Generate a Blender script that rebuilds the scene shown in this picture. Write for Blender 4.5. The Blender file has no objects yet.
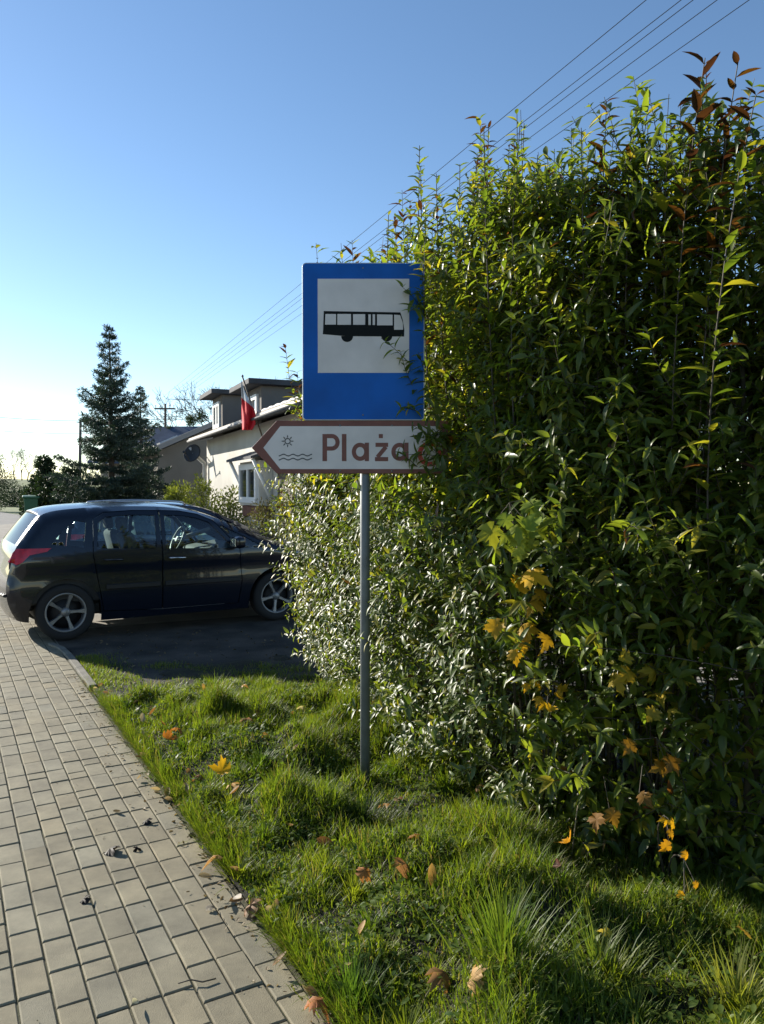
import bpy, bmesh, math, random
import numpy as np
from mathutils import Vector, Matrix, Euler
from mathutils.geometry import delaunay_2d_cdt

R = math.radians
scene = bpy.context.scene
COL = scene.collection
rng = np.random.default_rng(7)
random.seed(7)

# ------------------------------------------------------------------ camera
FPX, CU, CV, CAMH = 770.0, 382.0, 512.0, 1.65
PITCH = math.atan(22 / FPX)
cam_d = bpy.data.cameras.new('camera')
cam = bpy.data.objects.new('camera', cam_d)
COL.objects.link(cam)
cam.location = (0, 0, CAMH)
cam.rotation_euler = (math.pi / 2 - PITCH, 0, 0)
cam_d.sensor_fit = 'VERTICAL'
cam_d.sensor_height = 24
cam_d.lens = 24 * FPX / 1024
cam_d.clip_start = 0.05
cam_d.clip_end = 5000
scene.camera = cam


def ray(u, v):
    a, b = (u - CU) / FPX, (CV - v) / FPX
    c, s = math.cos(PITCH), math.sin(PITCH)
    return Vector((a, c + b * s, -s + b * c))


def at(u, v, Y):
    d = ray(u, v)
    return Vector((0, 0, CAMH)) + d * (Y / d.y)


def G(u, v, z=0.0):
    d = ray(u, v)
    return Vector((0, 0, CAMH)) + d * ((z - CAMH) / d.z)


# ------------------------------------------------------------------ materials
MATS = {}


def _nt(name):
    m = bpy.data.materials.new(name)
    m.use_nodes = True
    nt = m.node_tree
    return m, nt, nt.nodes['Principled BSDF'], nt.nodes['Material Output']


def mat(name, col, rough=0.7, metal=0.0, spec=0.5, var=0.0, vscale=6.0, bump=0.0, bscale=60.0, coat=0.0, col2=None, detail=4.0):
    if name in MATS:
        return MATS[name]
    m, nt, b, out = _nt(name)
    b.inputs['Base Color'].default_value = (*col, 1)
    b.inputs['Roughness'].default_value = rough
    b.inputs['Metallic'].default_value = metal
    b.inputs['Specular IOR Level'].default_value = spec
    if coat:
        b.inputs['Coat Weight'].default_value = coat
        b.inputs['Coat Roughness'].default_value = 0.03
    if var or col2 or bump:
        tc = nt.nodes.new('ShaderNodeTexCoord')
    if var or col2:
        n = nt.nodes.new('ShaderNodeTexNoise')
        n.inputs['Scale'].default_value = vscale
        n.inputs['Detail'].default_value = detail
        nt.links.new(tc.outputs['Object'], n.inputs['Vector'])
        r = nt.nodes.new('ShaderNodeValToRGB')
        c2 = col2 or tuple(min(1, c * (1 + var)) for c in col)
        c1 = col if col2 else tuple(c * (1 - var) for c in col)
        r.color_ramp.elements[0].position = 0.36
        r.color_ramp.elements[0].color = (*c1, 1)
        r.color_ramp.elements[1].position = 0.66
        r.color_ramp.elements[1].color = (*c2, 1)
        nt.links.new(n.outputs['Fac'], r.inputs['Fac'])
        nt.links.new(r.outputs['Color'], b.inputs['Base Color'])
    if bump:
        n2 = nt.nodes.new('ShaderNodeTexNoise')
        n2.inputs['Scale'].default_value = bscale
        n2.inputs['Detail'].default_value = 5
        nt.links.new(tc.outputs['Object'], n2.inputs['Vector'])
        bp = nt.nodes.new('ShaderNodeBump')
        bp.inputs['Strength'].default_value = bump
        bp.inputs['Distance'].default_value = 0.01
        nt.links.new(n2.outputs['Fac'], bp.inputs['Height'])
        nt.links.new(bp.outputs['Normal'], b.inputs['Normal'])
    MATS[name] = m
    return m


def leaf_mat(name, rough=0.4, trans=0.4, spec=0.5, tmul=(1.7, 1.75, 0.8)):
    """leaf with its own per-leaf colour attribute, glossy top and light passing through"""
    m, nt, b, out = _nt(name)
    at_ = nt.nodes.new('ShaderNodeAttribute')
    at_.attribute_name = 'tint'
    nt.links.new(at_.outputs['Color'], b.inputs['Base Color'])
    b.inputs['Roughness'].default_value = rough
    b.inputs['Specular IOR Level'].default_value = spec
    mul = nt.nodes.new('ShaderNodeMix')
    mul.data_type = 'RGBA'
    mul.blend_type = 'MULTIPLY'
    mul.inputs['Factor'].default_value = 1
    mul.inputs[7].default_value = (*tmul, 1)
    nt.links.new(at_.outputs['Color'], mul.inputs[6])
    tr = nt.nodes.new('ShaderNodeBsdfTranslucent')
    nt.links.new(mul.outputs[2], tr.inputs['Color'])
    mx = nt.nodes.new('ShaderNodeMixShader')
    mx.inputs['Fac'].default_value = trans
    nt.links.new(b.outputs['BSDF'], mx.inputs[1])
    nt.links.new(tr.outputs['BSDF'], mx.inputs[2])
    nt.links.new(mx.outputs['Shader'], out.inputs['Surface'])
    MATS[name] = m
    return m


def attr_mat(name, rough, bump=0.0, bscale=200.0, mottle=0.25, mscale=14.0):
    """opaque material coloured by the 'tint' attribute with fine mottling"""
    m, nt, b, out = _nt(name)
    at_ = nt.nodes.new('ShaderNodeAttribute')
    at_.attribute_name = 'tint'
    tc = nt.nodes.new('ShaderNodeTexCoord')
    n = nt.nodes.new('ShaderNodeTexNoise')
    n.inputs['Scale'].default_value = mscale
    n.inputs['Detail'].default_value = 8
    n.inputs['Roughness'].default_value = 0.7
    nt.links.new(tc.outputs['Object'], n.inputs['Vector'])
    mr = nt.nodes.new('ShaderNodeMapRange')
    mr.inputs['From Min'].default_value = 0.3
    mr.inputs['From Max'].default_value = 0.7
    mr.inputs['To Min'].default_value = 1 - mottle
    mr.inputs['To Max'].default_value = 1 + mottle
    nt.links.new(n.outputs['Fac'], mr.inputs['Value'])
    mul = nt.nodes.new('ShaderNodeVectorMath')
    mul.operation = 'SCALE'
    nt.links.new(at_.outputs['Color'], mul.inputs[0])
    nt.links.new(mr.outputs['Result'], mul.inputs['Scale'])
    nt.links.new(mul.outputs['Vector'], b.inputs['Base Color'])
    b.inputs['Roughness'].default_value = rough
    if bump:
        n2 = nt.nodes.new('ShaderNodeTexNoise')
        n2.inputs['Scale'].default_value = bscale
        n2.inputs['Detail'].default_value = 4
        nt.links.new(tc.outputs['Object'], n2.inputs['Vector'])
        bp = nt.nodes.new('ShaderNodeBump')
        bp.inputs['Strength'].default_value = bump
        bp.inputs['Distance'].default_value = 0.004
        nt.links.new(n2.outputs['Fac'], bp.inputs['Height'])
        nt.links.new(bp.outputs['Normal'], b.inputs['Normal'])
    MATS[name] = m
    return m


def glass_mat(name, tint, refl=0.12, clear=0.8):
    m, nt, b, out = _nt(name)
    nt.nodes.remove(b)
    tr = nt.nodes.new('ShaderNodeBsdfTransparent')
    tr.inputs['Color'].default_value = (*[c * clear for c in tint], 1)
    gl = nt.nodes.new('ShaderNodeBsdfGlossy')
    gl.inputs['Roughness'].default_value = 0.02
    fr = nt.nodes.new('ShaderNodeFresnel')
    fr.inputs['IOR'].default_value = 1.5
    mx = nt.nodes.new('ShaderNodeMixShader')
    ad = nt.nodes.new('ShaderNodeMath')
    ad.operation = 'MULTIPLY_ADD'
    ad.inputs[1].default_value = 1.0
    ad.inputs[2].default_value = refl - 0.04
    nt.links.new(fr.outputs['Fac'], ad.inputs[0])
    nt.links.new(ad.outputs['Value'], mx.inputs['Fac'])
    nt.links.new(tr.outputs['BSDF'], mx.inputs[1])
    nt.links.new(gl.outputs['BSDF'], mx.inputs[2])
    nt.links.new(mx.outputs['Shader'], out.inputs['Surface'])
    MATS[name] = m
    return m


# ------------------------------------------------------------------ object helpers
def tag(o, label=None, cat=None, group=None, kind=None):
    if label: o['label'] = label
    if cat: o['category'] = cat
    if group: o['group'] = group
    if kind: o['kind'] = kind
    return o


def empty(name, loc=(0, 0, 0), rz=0.0):
    o = bpy.data.objects.new(name, None)
    o.empty_display_size = 0.1
    COL.objects.link(o)
    o.location = loc
    o.rotation_euler = (0, 0, rz)
    return o


def link(name, me, m, parent=None):
    o = bpy.data.objects.new(name, me)
    COL.objects.link(o)
    if m is not None:
        for x in (m if isinstance(m, (list, tuple)) else [m]):
            me.materials.append(x)
    if parent is not None:
        o.parent = parent
    return o


def np_mesh(name, V, F, mat_, parent=None, tint=None, smooth=False, loc=None):
    """V (n,3); F list of arrays (k, nverts) of faces with equal size each"""
    me = bpy.data.meshes.new(name)
    V = np.asarray(V, dtype=np.float32)
    if loc is not None:
        V = V - np.asarray(loc, dtype=np.float32)
    me.vertices.add(len(V))
    me.vertices.foreach_set('co', V.ravel())
    loops = np.concatenate([f.ravel() for f in F]).astype(np.int32)
    tot = np.concatenate([np.full(len(f), f.shape[1]) for f in F]).astype(np.int32)
    st = np.concatenate([[0], np.cumsum(tot)[:-1]]).astype(np.int32)
    me.loops.add(len(loops))
    me.loops.foreach_set('vertex_index', loops)
    me.polygons.add(len(tot))
    me.polygons.foreach_set('loop_start', st)
    me.polygons.foreach_set('loop_total', tot)
    me.polygons.foreach_set('use_smooth', np.full(len(tot), smooth, dtype=bool))
    if tint is not None:
        a = me.color_attributes.new('tint', 'FLOAT_COLOR', 'POINT')
        c = np.ones((len(V), 4), dtype=np.float32)
        c[:, :3] = tint
        a.data.foreach_set('color', c.ravel())
    me.update(calc_edges=True)
    me.validate()
    o = link(name, me, mat_, parent)
    if loc is not None:
        o.location = loc
    return o


class MB:
    """collects boxes, tubes, lathes and prisms, then links ONE mesh object"""
    def __init__(s):
        s.v, s.f, s.sm = [], [], []

    def add(s, vs, fs, smooth=False):
        o = len(s.v)
        s.v += [tuple(x) for x in vs]
        for f in fs:
            s.f.append([o + i for i in f])
            s.sm.append(smooth)
        return s

    def box(s, c, size, rot=None, bev=0.0):
        bm = bmesh.new()
        bmesh.ops.create_cube(bm, size=1)
        for v in bm.verts:
            v.co = Vector((v.co.x * size[0], v.co.y * size[1], v.co.z * size[2]))
        if bev:
            bmesh.ops.bevel(bm, geom=bm.edges[:], offset=bev, segments=2 if bev < 0.03 else 4, affect='EDGES', profile=0.5)
        M = Matrix.Translation(Vector(c)) @ (rot.to_4x4() if rot is not None else Matrix())
        bm.verts.ensure_lookup_table()
        s.add([M @ v.co for v in bm.verts], [[v.index for v in f.verts] for f in bm.faces], bool(bev and bev >= 0.03))
        bm.free()
        return s

    def tube(s, pts, rad, n=6, cap=True, smooth=True):
        pts = [Vector(p) for p in pts]
        k = len(pts)
        rs = rad if isinstance(rad, (list, tuple)) else [rad] * k
        vs, fs = [], []
        ref = Vector((0.31, 0.17, 0.93))
        for i, p in enumerate(pts):
            t = (pts[min(i + 1, k - 1)] - pts[max(i - 1, 0)]).normalized()
            if abs(t.dot(ref)) > 0.95: ref = Vector((1, 0.1, 0.05))
            a = t.cross(ref).normalized()
            b = t.cross(a)
            for j in range(n):
                th = 2 * math.pi * j / n
                vs.append(p + (a * math.cos(th) + b * math.sin(th)) * rs[i])
        for i in range(k - 1):
            for j in range(n):
                fs.append([i * n + j, i * n + (j + 1) % n, (i + 1) * n + (j + 1) % n, (i + 1) * n + j])
        s.add(vs, fs, smooth)
        if cap:
            o = len(s.v) - k * n
            s.f.append([o + j for j in range(n)][::-1]); s.sm.append(False)
            s.f.append([o + (k - 1) * n + j for j in range(n)]); s.sm.append(False)
        return s

    def lathe(s, prof, n=32, M=Matrix(), smooth=True, closed=False):
        """profile of (radius, height) turned about local Z"""
        vs, fs = [], []
        k = len(prof)
        for r, z in prof:
            for j in range(n):
                th = 2 * math.pi * j / n
                vs.append(M @ Vector((r * math.cos(th), r * math.sin(th), z)))
        for i in range(k if closed else k - 1):
            i2 = (i + 1) % k
            for j in range(n):
                fs.append([i * n + j, i * n + (j + 1) % n, i2 * n + (j + 1) % n, i2 * n + j])
        return s.add(vs, fs, smooth)

    def prism(s, poly, t, M=Matrix()):
        """polygon in local XY, thickness t along local +Z"""
        n = len(poly)
        vs = [M @ Vector((p[0], p[1], 0)) for p in poly] + [M @ Vector((p[0], p[1], t)) for p in poly]
        fs = [list(range(n))[::-1], list(range(n, 2 * n))]
        fs += [[i, (i + 1) % n, n + (i + 1) % n, n + i] for i in range(n)]
        return s.add(vs, fs)

    def build(s, name, m, parent=None, loc=None, bevel=0.0, tint=None):
        me = bpy.data.meshes.new(name)
        vs = s.v
        if loc is not None:
            L = Vector(loc)
            vs = [tuple(Vector(v) - L) for v in s.v]
        me.from_pydata(vs, [], s.f)
        me.polygons.foreach_set('use_smooth', s.sm)
        if tint is not None:
            a = me.color_attributes.new('tint', 'FLOAT_COLOR', 'POINT')
            for d in a.data: d.color = (*tint, 1)
        me.update()
        o = link(name, me, m, parent)
        if loc is not None: o.location = loc
        if bevel:
            b = o.modifiers.new('bevel', 'BEVEL')
            b.width = bevel; b.segments = 2; b.limit_method = 'ANGLE'
        return o


def copy_tree(o, parent=None):
    c = o.copy()
    COL.objects.link(c)
    c.parent = parent
    for ch in list(o.children):
        copy_tree(ch, c)
    return c


# ------------------------------------------------------------------ leaf scattering
def leaf_template(w=0.24, droop=0.25, fold=0.35, widest=0.42, rows=3):
    """a unit-long leaf along +X with upper side +Z: (verts, quads, tris)"""
    vs = [(0, 0, 0)]
    for i in range(rows):
        x = (i + 1) / (rows + 1)
        ww = 0.5 * w * (math.sin(math.pi * x ** (math.log(0.5) / math.log(widest)))) ** 0.8
        z = -droop * x * x
        vs += [(x, ww, z + ww * fold), (x, 0, z), (x, -ww, z + ww * fold)]
    vs.append((1, 0, -droop))
    q, t = [], [(0, 2, 1), (0, 3, 2)]
    for i in range(rows - 1):
        a = 1 + 3 * i
        q += [(a, a + 1, a + 4, a + 3), (a + 1, a + 2, a + 5, a + 4)]
    a = 1 + 3 * (rows - 1)
    e = len(vs) - 1
    t += [(a, a + 1, e), (a + 1, a + 2, e)]
    return np.array(vs, float), np.array(q).reshape(-1, 4), np.array(t)


def nrm(a):
    return a / np.maximum(np.linalg.norm(a, axis=1, keepdims=True), 1e-9)


class Leaves:
    def __init__(s, templates):
        s.T = templates
        s.pos, s.dir, s.up, s.sc, s.col = [], [], [], [], []

    def add(s, pos, d, up, sc, col):
        s.pos.append(pos); s.dir.append(d); s.up.append(up); s.sc.append(sc); s.col.append(col)

    def build(s, name, m, parent=None, seed=1, loc=None):
        r = np.random.default_rng(seed)
        P = np.concatenate([np.atleast_2d(x) for x in s.pos]); D = nrm(np.concatenate([np.atleast_2d(x) for x in s.dir]))
        U = np.concatenate([np.atleast_2d(x) for x in s.up]); S = np.concatenate([np.atleast_1d(x) for x in s.sc]); C = np.concatenate([np.atleast_2d(x) for x in s.col])
        Yx = nrm(np.cross(U, D)); Zx = np.cross(D, Yx)
        k = r.integers(0, len(s.T), len(P))
        Vs, Qs, Ts, Cs, off = [], [], [], [], 0
        for i, (tv, tq, tt) in enumerate(s.T):
            ix = np.where(k == i)[0]
            if not len(ix): continue
            X = (tv[None, :, 0, None] * D[ix][:, None, :] + tv[None, :, 1, None] * Yx[ix][:, None, :] + tv[None, :, 2, None] * Zx[ix][:, None, :]) * S[ix][:, None, None] + P[ix][:, None, :]
            nv = len(tv)
            base = off + np.arange(len(ix)) * nv
            Vs.append(X.reshape(-1, 3))
            if len(tq): Qs.append((tq[None] + base[:, None, None]).reshape(-1, tq.shape[1]))
            if len(tt): Ts.append((tt[None] + base[:, None, None]).reshape(-1, 3))
            Cs.append(np.repeat(C[ix], nv, axis=0))
            off += nv * len(ix)
        F = []
        if Qs: F.append(np.concatenate(Qs))
        if Ts: F.append(np.concatenate(Ts))
        return np_mesh(name, np.concatenate(Vs), F, m, parent, np.concatenate(Cs), smooth=True, loc=loc)


def rdir(n, r=rng):
    return nrm(r.normal(size=(n, 3)))


def mixcol(a, b, t):
    a, b, t = np.asarray(a, float), np.asarray(b, float), np.asarray(t, float)[:, None]
    return a * (1 - t) + b * t


def smooth(a, b, x):
    t = np.clip((x - a) / (b - a), 0, 1)
    return t * t * (3 - 2 * t)


LEAF = leaf_mat('hedge_leaf', rough=0.36, trans=0.55, spec=0.5, tmul=(2.5, 2.3, 0.75))
LEAF_GLOSS = leaf_mat('glossy_leaf', rough=0.44, trans=0.40, spec=0.6, tmul=(2.1, 2.0, 0.8))
LEAF_DULL = leaf_mat('dull_leaf', rough=0.6, trans=0.3, spec=0.25)
NEEDLE = leaf_mat('needle', rough=0.55, trans=0.12, spec=0.3)
GRASS = leaf_mat('grass_blade', rough=0.5, trans=0.48, spec=0.35, tmul=(1.9, 1.9, 0.7))
DRY = leaf_mat('dry_leaf', rough=0.6, trans=0.3, spec=0.3, tmul=(1.5, 1.4, 0.9))
BARK = mat('bark', (0.075, 0.06, 0.045), 0.9, var=0.35, vscale=18, bump=0.5, bscale=40)
TWIG = mat('twig_bark', (0.055, 0.045, 0.030), 0.7, var=0.3, vscale=25)

# ------------------------------------------------------------------ world and sun
SUN_AZ, SUN_EL = R(-53), R(22)      # azimuth from +Y, negative = to the left
w = bpy.data.worlds.new('World')
scene.world = w
w.use_nodes = True
nt = w.node_tree
sky = nt.nodes.new('ShaderNodeTexSky')
sky.sky_type = 'NISHITA'
sky.sun_disc = False
sky.sun_elevation = SUN_EL
sky.sun_rotation = SUN_AZ
sky.air_density = 0.85
sky.dust_density = 0.08
sky.ozone_density = 1.0
bg = nt.nodes['Background']
bg.inputs['Strength'].default_value = 0.087
hs = nt.nodes.new('ShaderNodeHueSaturation')
hs.inputs['Saturation'].default_value = 1.12
nt.links.new(sky.outputs['Color'], hs.inputs['Color'])
nt.links.new(hs.outputs['Color'], bg.inputs['Color'])

sd = bpy.data.lights.new('sun', 'SUN')
sd.energy = 4.6
sd.angle = R(0.53)
sd.color = (1.0, 0.93, 0.82)
sun = bpy.data.objects.new('sun', sd)
COL.objects.link(sun)
to_sun = Vector((math.sin(SUN_AZ) * math.cos(SUN_EL), math.cos(SUN_AZ) * math.cos(SUN_EL), math.sin(SUN_EL)))
sun.rotation_euler = to_sun.to_track_quat('Z', 'Y').to_euler()
sun.location = to_sun * 50
vs_ = scene.view_settings
vs_.view_transform = 'Standard'
vs_.look = 'None'
vs_.exposure = 1.13
vs_.gamma = 1.0
vs_.use_curve_mapping = False
scene.cycles.max_bounces = 10
scene.cycles.diffuse_bounces = 7
scene.cycles.transmission_bounces = 7
scene.cycles.transparent_max_bounces = 16

# ------------------------------------------------------------------ setting: ground, path, driveway
EA, EB = G(60, 650), G(330, 1024)                    # two points on the paving's right-hand edge
PT = (EB - EA).normalized()                          # along the path, towards the camera
PN = Vector((-PT.y, PT.x, 0))                        # to the right of the path (over the verge)
if PN.x < 0: PN = -PN


def edge_dist(x, y):
    return (x - EA.x) * PN.x + (y - EA.y) * PN.y


def edge_pt(s, e=0.0, z=0.0):
    p = EA + PT * s + PN * e
    return Vector((p.x, p.y, z))


def sheet(name, poly, z, m, kind='structure', res=0):
    me = bpy.data.meshes.new(name)
    me.from_pydata([(p[0], p[1], z) for p in poly], [], [list(range(len(poly)))])
    o = link(name, me, m)
    tag(o, kind=kind)
    return o


ground_m = mat('ground_turf', (0.045, 0.07, 0.02), 0.95, col2=(0.09, 0.11, 0.035), vscale=0.35, bump=0.6, bscale=8)
sheet('ground', [(-900, -60), (900, -60), (900, 1800), (-900, 1800)], -0.10, ground_m)
conc_m = mat('forecourt_concrete', (0.22, 0.20, 0.165), 0.9, var=0.18, vscale=2.5, bump=0.3, bscale=90)
fc = MB().box((-7.2, 24.6, -0.054), (22, 36, 0.09)).build('forecourt', conc_m)
fc.data.transform(Matrix.Translation((0, 0, 0)))
tag(fc, kind='structure')
road_m = mat('road_asphalt', (0.14, 0.135, 0.125), 0.85, var=0.2, vscale=1.2, bump=0.4, bscale=150)
sheet('road', [(-60, -20), (-2.2, -20), (-3.6, 3), (-9.0, 12), (-18.3, 12), (-18.3, 43), (-40, 75), (-60, 75)], -0.055, road_m)

# paving blocks: one mesh, every block a bevelled stone with its own tone and slight tilt
V, Q, C = [], [], []
r = np.random.default_rng(3)
bw, bl, gap = 0.104, 0.205, 0.0058
ncol = 26
for c in range(ncol):
    s = -6.6 + (0.5 * bl if c % 2 else 0.0)
    while s < 9.0:
        L = bl
        k = r.random()
        if k < 0.05: L = bl / 2
        e1, e0 = -c * bw - gap / 2, -(c + 1) * bw + gap / 2
        a0, a1 = s + gap / 2, s + L - gap / 2
        s += L
        if L < bl * 0.6: pass
        bevv = 0.0045
        dz = r.normal(0, 0.0012)
        tx, ty = r.normal(0, 0.010, 2)
        base = len(V)
        for (aa, ee, zz) in ((a0, e0, -0.06), (a1, e0, -0.06), (a1, e1, -0.06), (a0, e1, -0.06),
                             (a0, e0, -bevv), (a1, e0, -bevv), (a1, e1, -bevv), (a0, e1, -bevv),
                             (a0 + bevv, e0 + bevv, 0), (a1 - bevv, e0 + bevv, 0), (a1 - bevv, e1 - bevv, 0), (a0 + bevv, e1 - bevv, 0)):
            z = zz + dz + (tx * (aa - (a0 + a1) / 2) + ty * (ee - (e0 + e1) / 2) if zz > -0.05 else 0)
            p = edge_pt(aa, ee)
            V.append((p.x, p.y, z))
        for i in range(4):
            j = (i + 1) % 4
            Q.append((base + i, base + j, base + 4 + j, base + 4 + i))
            Q.append((base + 4 + i, base + 4 + j, base + 8 + j, base + 8 + i))
        Q.append((base + 8, base + 9, base + 10, base + 11))
        t = 0.90 + 0.16 * r.random() + (0.10 * r.random() if r.random() < 0.12 else 0)
        hue = r.normal(0, 0.0035)
        C += [((0.205 + hue) * t, 0.182 * t, (0.121 - hue) * t)] * 12
PAVE = attr_mat('paving_block', 0.9, bump=0.5, bscale=300, mottle=0.30, mscale=5)
tag(np_mesh('path', np.array(V), [np.array(Q)], PAVE, tint=np.array(C)), kind='structure')
sand_m = mat('joint_sand', (0.10, 0.09, 0.055), 1.0, col2=(0.045, 0.05, 0.02), vscale=5, bump=0.5, bscale=200)
p0, p1, p2, p3 = edge_pt(-6.7, 0.02), edge_pt(9.2, 0.02), edge_pt(9.2, -2.75), edge_pt(-6.7, -2.75)
sheet('path_bed', [(p.x, p.y) for p in (p0, p1, p2, p3)], -0.0075, sand_m)

# dark worn asphalt in front of the car
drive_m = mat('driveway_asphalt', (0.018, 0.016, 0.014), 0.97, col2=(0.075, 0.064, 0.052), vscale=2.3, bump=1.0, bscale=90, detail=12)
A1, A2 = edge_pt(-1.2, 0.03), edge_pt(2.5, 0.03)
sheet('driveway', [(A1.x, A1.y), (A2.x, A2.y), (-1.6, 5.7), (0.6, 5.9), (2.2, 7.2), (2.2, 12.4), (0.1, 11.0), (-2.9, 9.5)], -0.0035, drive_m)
# concrete edging kerb beside the path near the driveway
mb = MB()
kp = [edge_pt(1.75, 0.045), edge_pt(1.0, 0.045), edge_pt(0.35, 0.04), edge_pt(-0.05, 0.02), edge_pt(-0.35, -0.05)]
for a, b in zip(kp[:-1], kp[1:]):
    d = b - a
    mb.box((a + b) / 2 + Vector((0, 0, -0.03)), (d.length - 0.006, 0.065, 0.10), Euler((0, 0, math.atan2(d.y, d.x))).to_matrix(), 0.006)
tag(mb.build('kerb', mat('kerb_concrete', (0.17, 0.16, 0.13), 0.9, var=0.2, vscale=7, bump=0.4, bscale=120)), kind='structure')


def wob(x, y):
    return (np.sin(3.1 * x + 1.3 * y + 0.4) * np.sin(2.2 * y - 1.7 * x) * 0.5 + np.sin(7.3 * x + 2.0) * np.sin(6.1 * y + 1.0 + 2 * x) * 0.3 + np.sin(13 * x - 4 * y) * np.sin(11 * y + 5 * x) * 0.2)


_br = np.random.default_rng(99)
_B = []
for _ in range(150):
    _s, _e = _br.uniform(1.5, 7.3), _br.uniform(0.16, 2.2)
    _B.append((EA.x + PT.x * _s + PN.x * _e, EA.y + PT.y * _s + PN.y * _e, _br.uniform(0.02, 0.075), _br.uniform(0.05, 0.13)))


def bumps(x, y):
    h = np.zeros_like(np.asarray(x, float))
    for bx, by, ba, bs in _B:
        h = h + ba * np.exp(-((x - bx) ** 2 + (y - by) ** 2) / (2 * bs * bs))
    return np.minimum(h, 0.13) * (1 - smooth(5.7, 6.15, y))


def hv(x, y):
    """height of the verge: rises from the paving edge, lumpy"""
    e = edge_dist(x, y)
    pw_ = np.exp(-((x + 0.09) ** 2 + (y - 4.05) ** 2) / (2 * 0.24 ** 2))
    return pw_ * 0.03 + (1 - pw_) * (0.012 + 0.075 * smooth(0.0, 0.6, e) + 0.045 * wob(x, y) * smooth(0.05, 0.3, e) + bumps(x, y) - 0.09 * smooth(5.6, 6.7, y))


# verge soil mesh
gx, gy = np.meshgrid(np.linspace(0, 1, 140), np.linspace(0, 1, 260))
s_ = -gy * 0 + (1.35 + gy * 7.4)
ex = gx * 4.2 + 0.012
px = EA.x + PT.x * s_ + PN.x * ex
py = EA.y + PT.y * s_ + PN.y * ex
pz = hv(px, py)
n1, n0 = gx.shape
ii = np.arange(n1 * n0).reshape(n1, n0)
q = np.stack([ii[:-1, :-1], ii[:-1, 1:], ii[1:, 1:], ii[1:, :-1]], -1).reshape(-1, 4)
soil_m = mat('verge_soil', (0.012, 0.010, 0.006), 1.0, col2=(0.024, 0.026, 0.009), vscale=9, bump=0.8, bscale=70)
tag(np_mesh('verge', np.stack([px, py, pz], -1).reshape(-1, 3), [q], soil_m, smooth=True), kind='structure')

# far knoll and the field behind it
hx, hy = np.meshgrid(np.linspace(-130, 40, 60), np.linspace(52, 260, 50))
hz = -0.12 + 3.1 * smooth(80, 125, hy) + 0.8 * np.sin(hx * 0.05) * smooth(100, 140, hy) + 0.004 * (hy - 52)
ii = np.arange(hx.size).reshape(hx.shape)
q = np.stack([ii[:-1, :-1], ii[:-1, 1:], ii[1:, 1:], ii[1:, :-1]], -1).reshape(-1, 4)
tag(np_mesh('hill', np.stack([hx, hy, hz], -1).reshape(-1, 3), [q], mat('hill_grass', (0.11, 0.14, 0.035), 0.95, var=0.25, vscale=0.3), smooth=True), kind='structure')

# ------------------------------------------------------------------ grass on the verge (uncountable: stuff)
def blade_mesh(x, y, z, length, width, az, lean, curl, col):
    n = len(x)
    segs = 3
    ca, sa = np.cos(az), np.sin(az)
    V = np.zeros((n, 2 * segs + 1, 3))
    ang = lean.copy()
    px, pz = np.zeros(n), np.zeros(n)
    for i in range(segs + 1):
        f = i / segs
        ww = width * (1 - f ** 1.6) * 0.5
        cx, cy, cz = x + ca * px, y + sa * px, z + pz
        if i < segs:
            V[:, 2 * i] = np.stack([cx - sa * ww, cy + ca * ww, cz], -1)
            V[:, 2 * i + 1] = np.stack([cx + sa * ww, cy - ca * ww, cz], -1)
            px = px + np.sin(ang) * length / segs
            pz = pz + np.cos(ang) * length / segs
            ang = ang + curl
        else:
            V[:, 2 * segs] = np.stack([cx, cy, cz], -1)
    base = np.arange(n) * (2 * segs + 1)
    Q = np.concatenate([np.stack([base + 2 * i, base + 2 * i + 1, base + 2 * i + 3, base + 2 * i + 2], -1) for i in range(segs - 1)])
    i = segs - 1
    T = np.stack([base + 2 * i, base + 2 * i + 1, base + 2 * i + 2], -1)
    return V.reshape(-1, 3), Q, T, np.repeat(col, 2 * segs + 1, axis=0)


def grass_cols(n, r):
    a = mixcol((0.065, 0.115, 0.012), (0.17, 0.21, 0.024), r.random(n))
    dry = r.random(n) < 0.11
    a[dry] = mixcol((0.2, 0.165, 0.075), (0.13, 0.12, 0.05), r.random(dry.sum()))
    return a


def in_verge(x, y):
    e = edge_dist(x, y)
    return (e > 0.03 + 0.04 * wob(2 * x, 2 * y)) & (y < 6.25 + 0.25 * np.sin(4 * x)) & (y > 1.6) & (x < 2.4)


r = np.random.default_rng(11)
N = 340000
s_ = r.uniform(1.4, 7.5, N); e_ = r.uniform(0.0, 2.6, N)
x = EA.x + PT.x * s_ + PN.x * e_; y = EA.y + PT.y * s_ + PN.y * e_
dens = 0.42 + 0.75 * wob(x * 1.3, y * 1.3) + 0.35 * wob(x * 3.1 + 2, y * 3.1)
k = in_verge(x, y) & (r.random(N) < np.clip(dens, np.where(y > 4.8, 0.9, 0.5), 1)) & (r.random(N) < np.where(y < 3.4, 1.0, 0.85)) & (e_ < 2.1)
x, y = x[k], y[k]
n = len(x)
e = edge_dist(x, y)
tall = np.clip(0.75 + 1.1 * wob(x * 1.3, y * 1.3) + 0.6 * wob(x * 3.3 + 4, y * 3.3), 0.35, 1.9) * (0.5 + 0.5 * smooth(0, 0.35, e))
length = r.uniform(0.04, 0.12, n) * tall * (0.8 + 6 * bumps(x, y))
V1, Q1, T1, C1 = blade_mesh(x, y, hv(x, y) - 0.005, length, r.uniform(0.0034, 0.0072, n), r.uniform(0, 6.283, n), np.abs(r.normal(0.25, 0.25, n)), r.uniform(0.05, 0.55, n), grass_cols(n, r))
parts = [(V1, Q1, T1, C1)]
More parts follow.
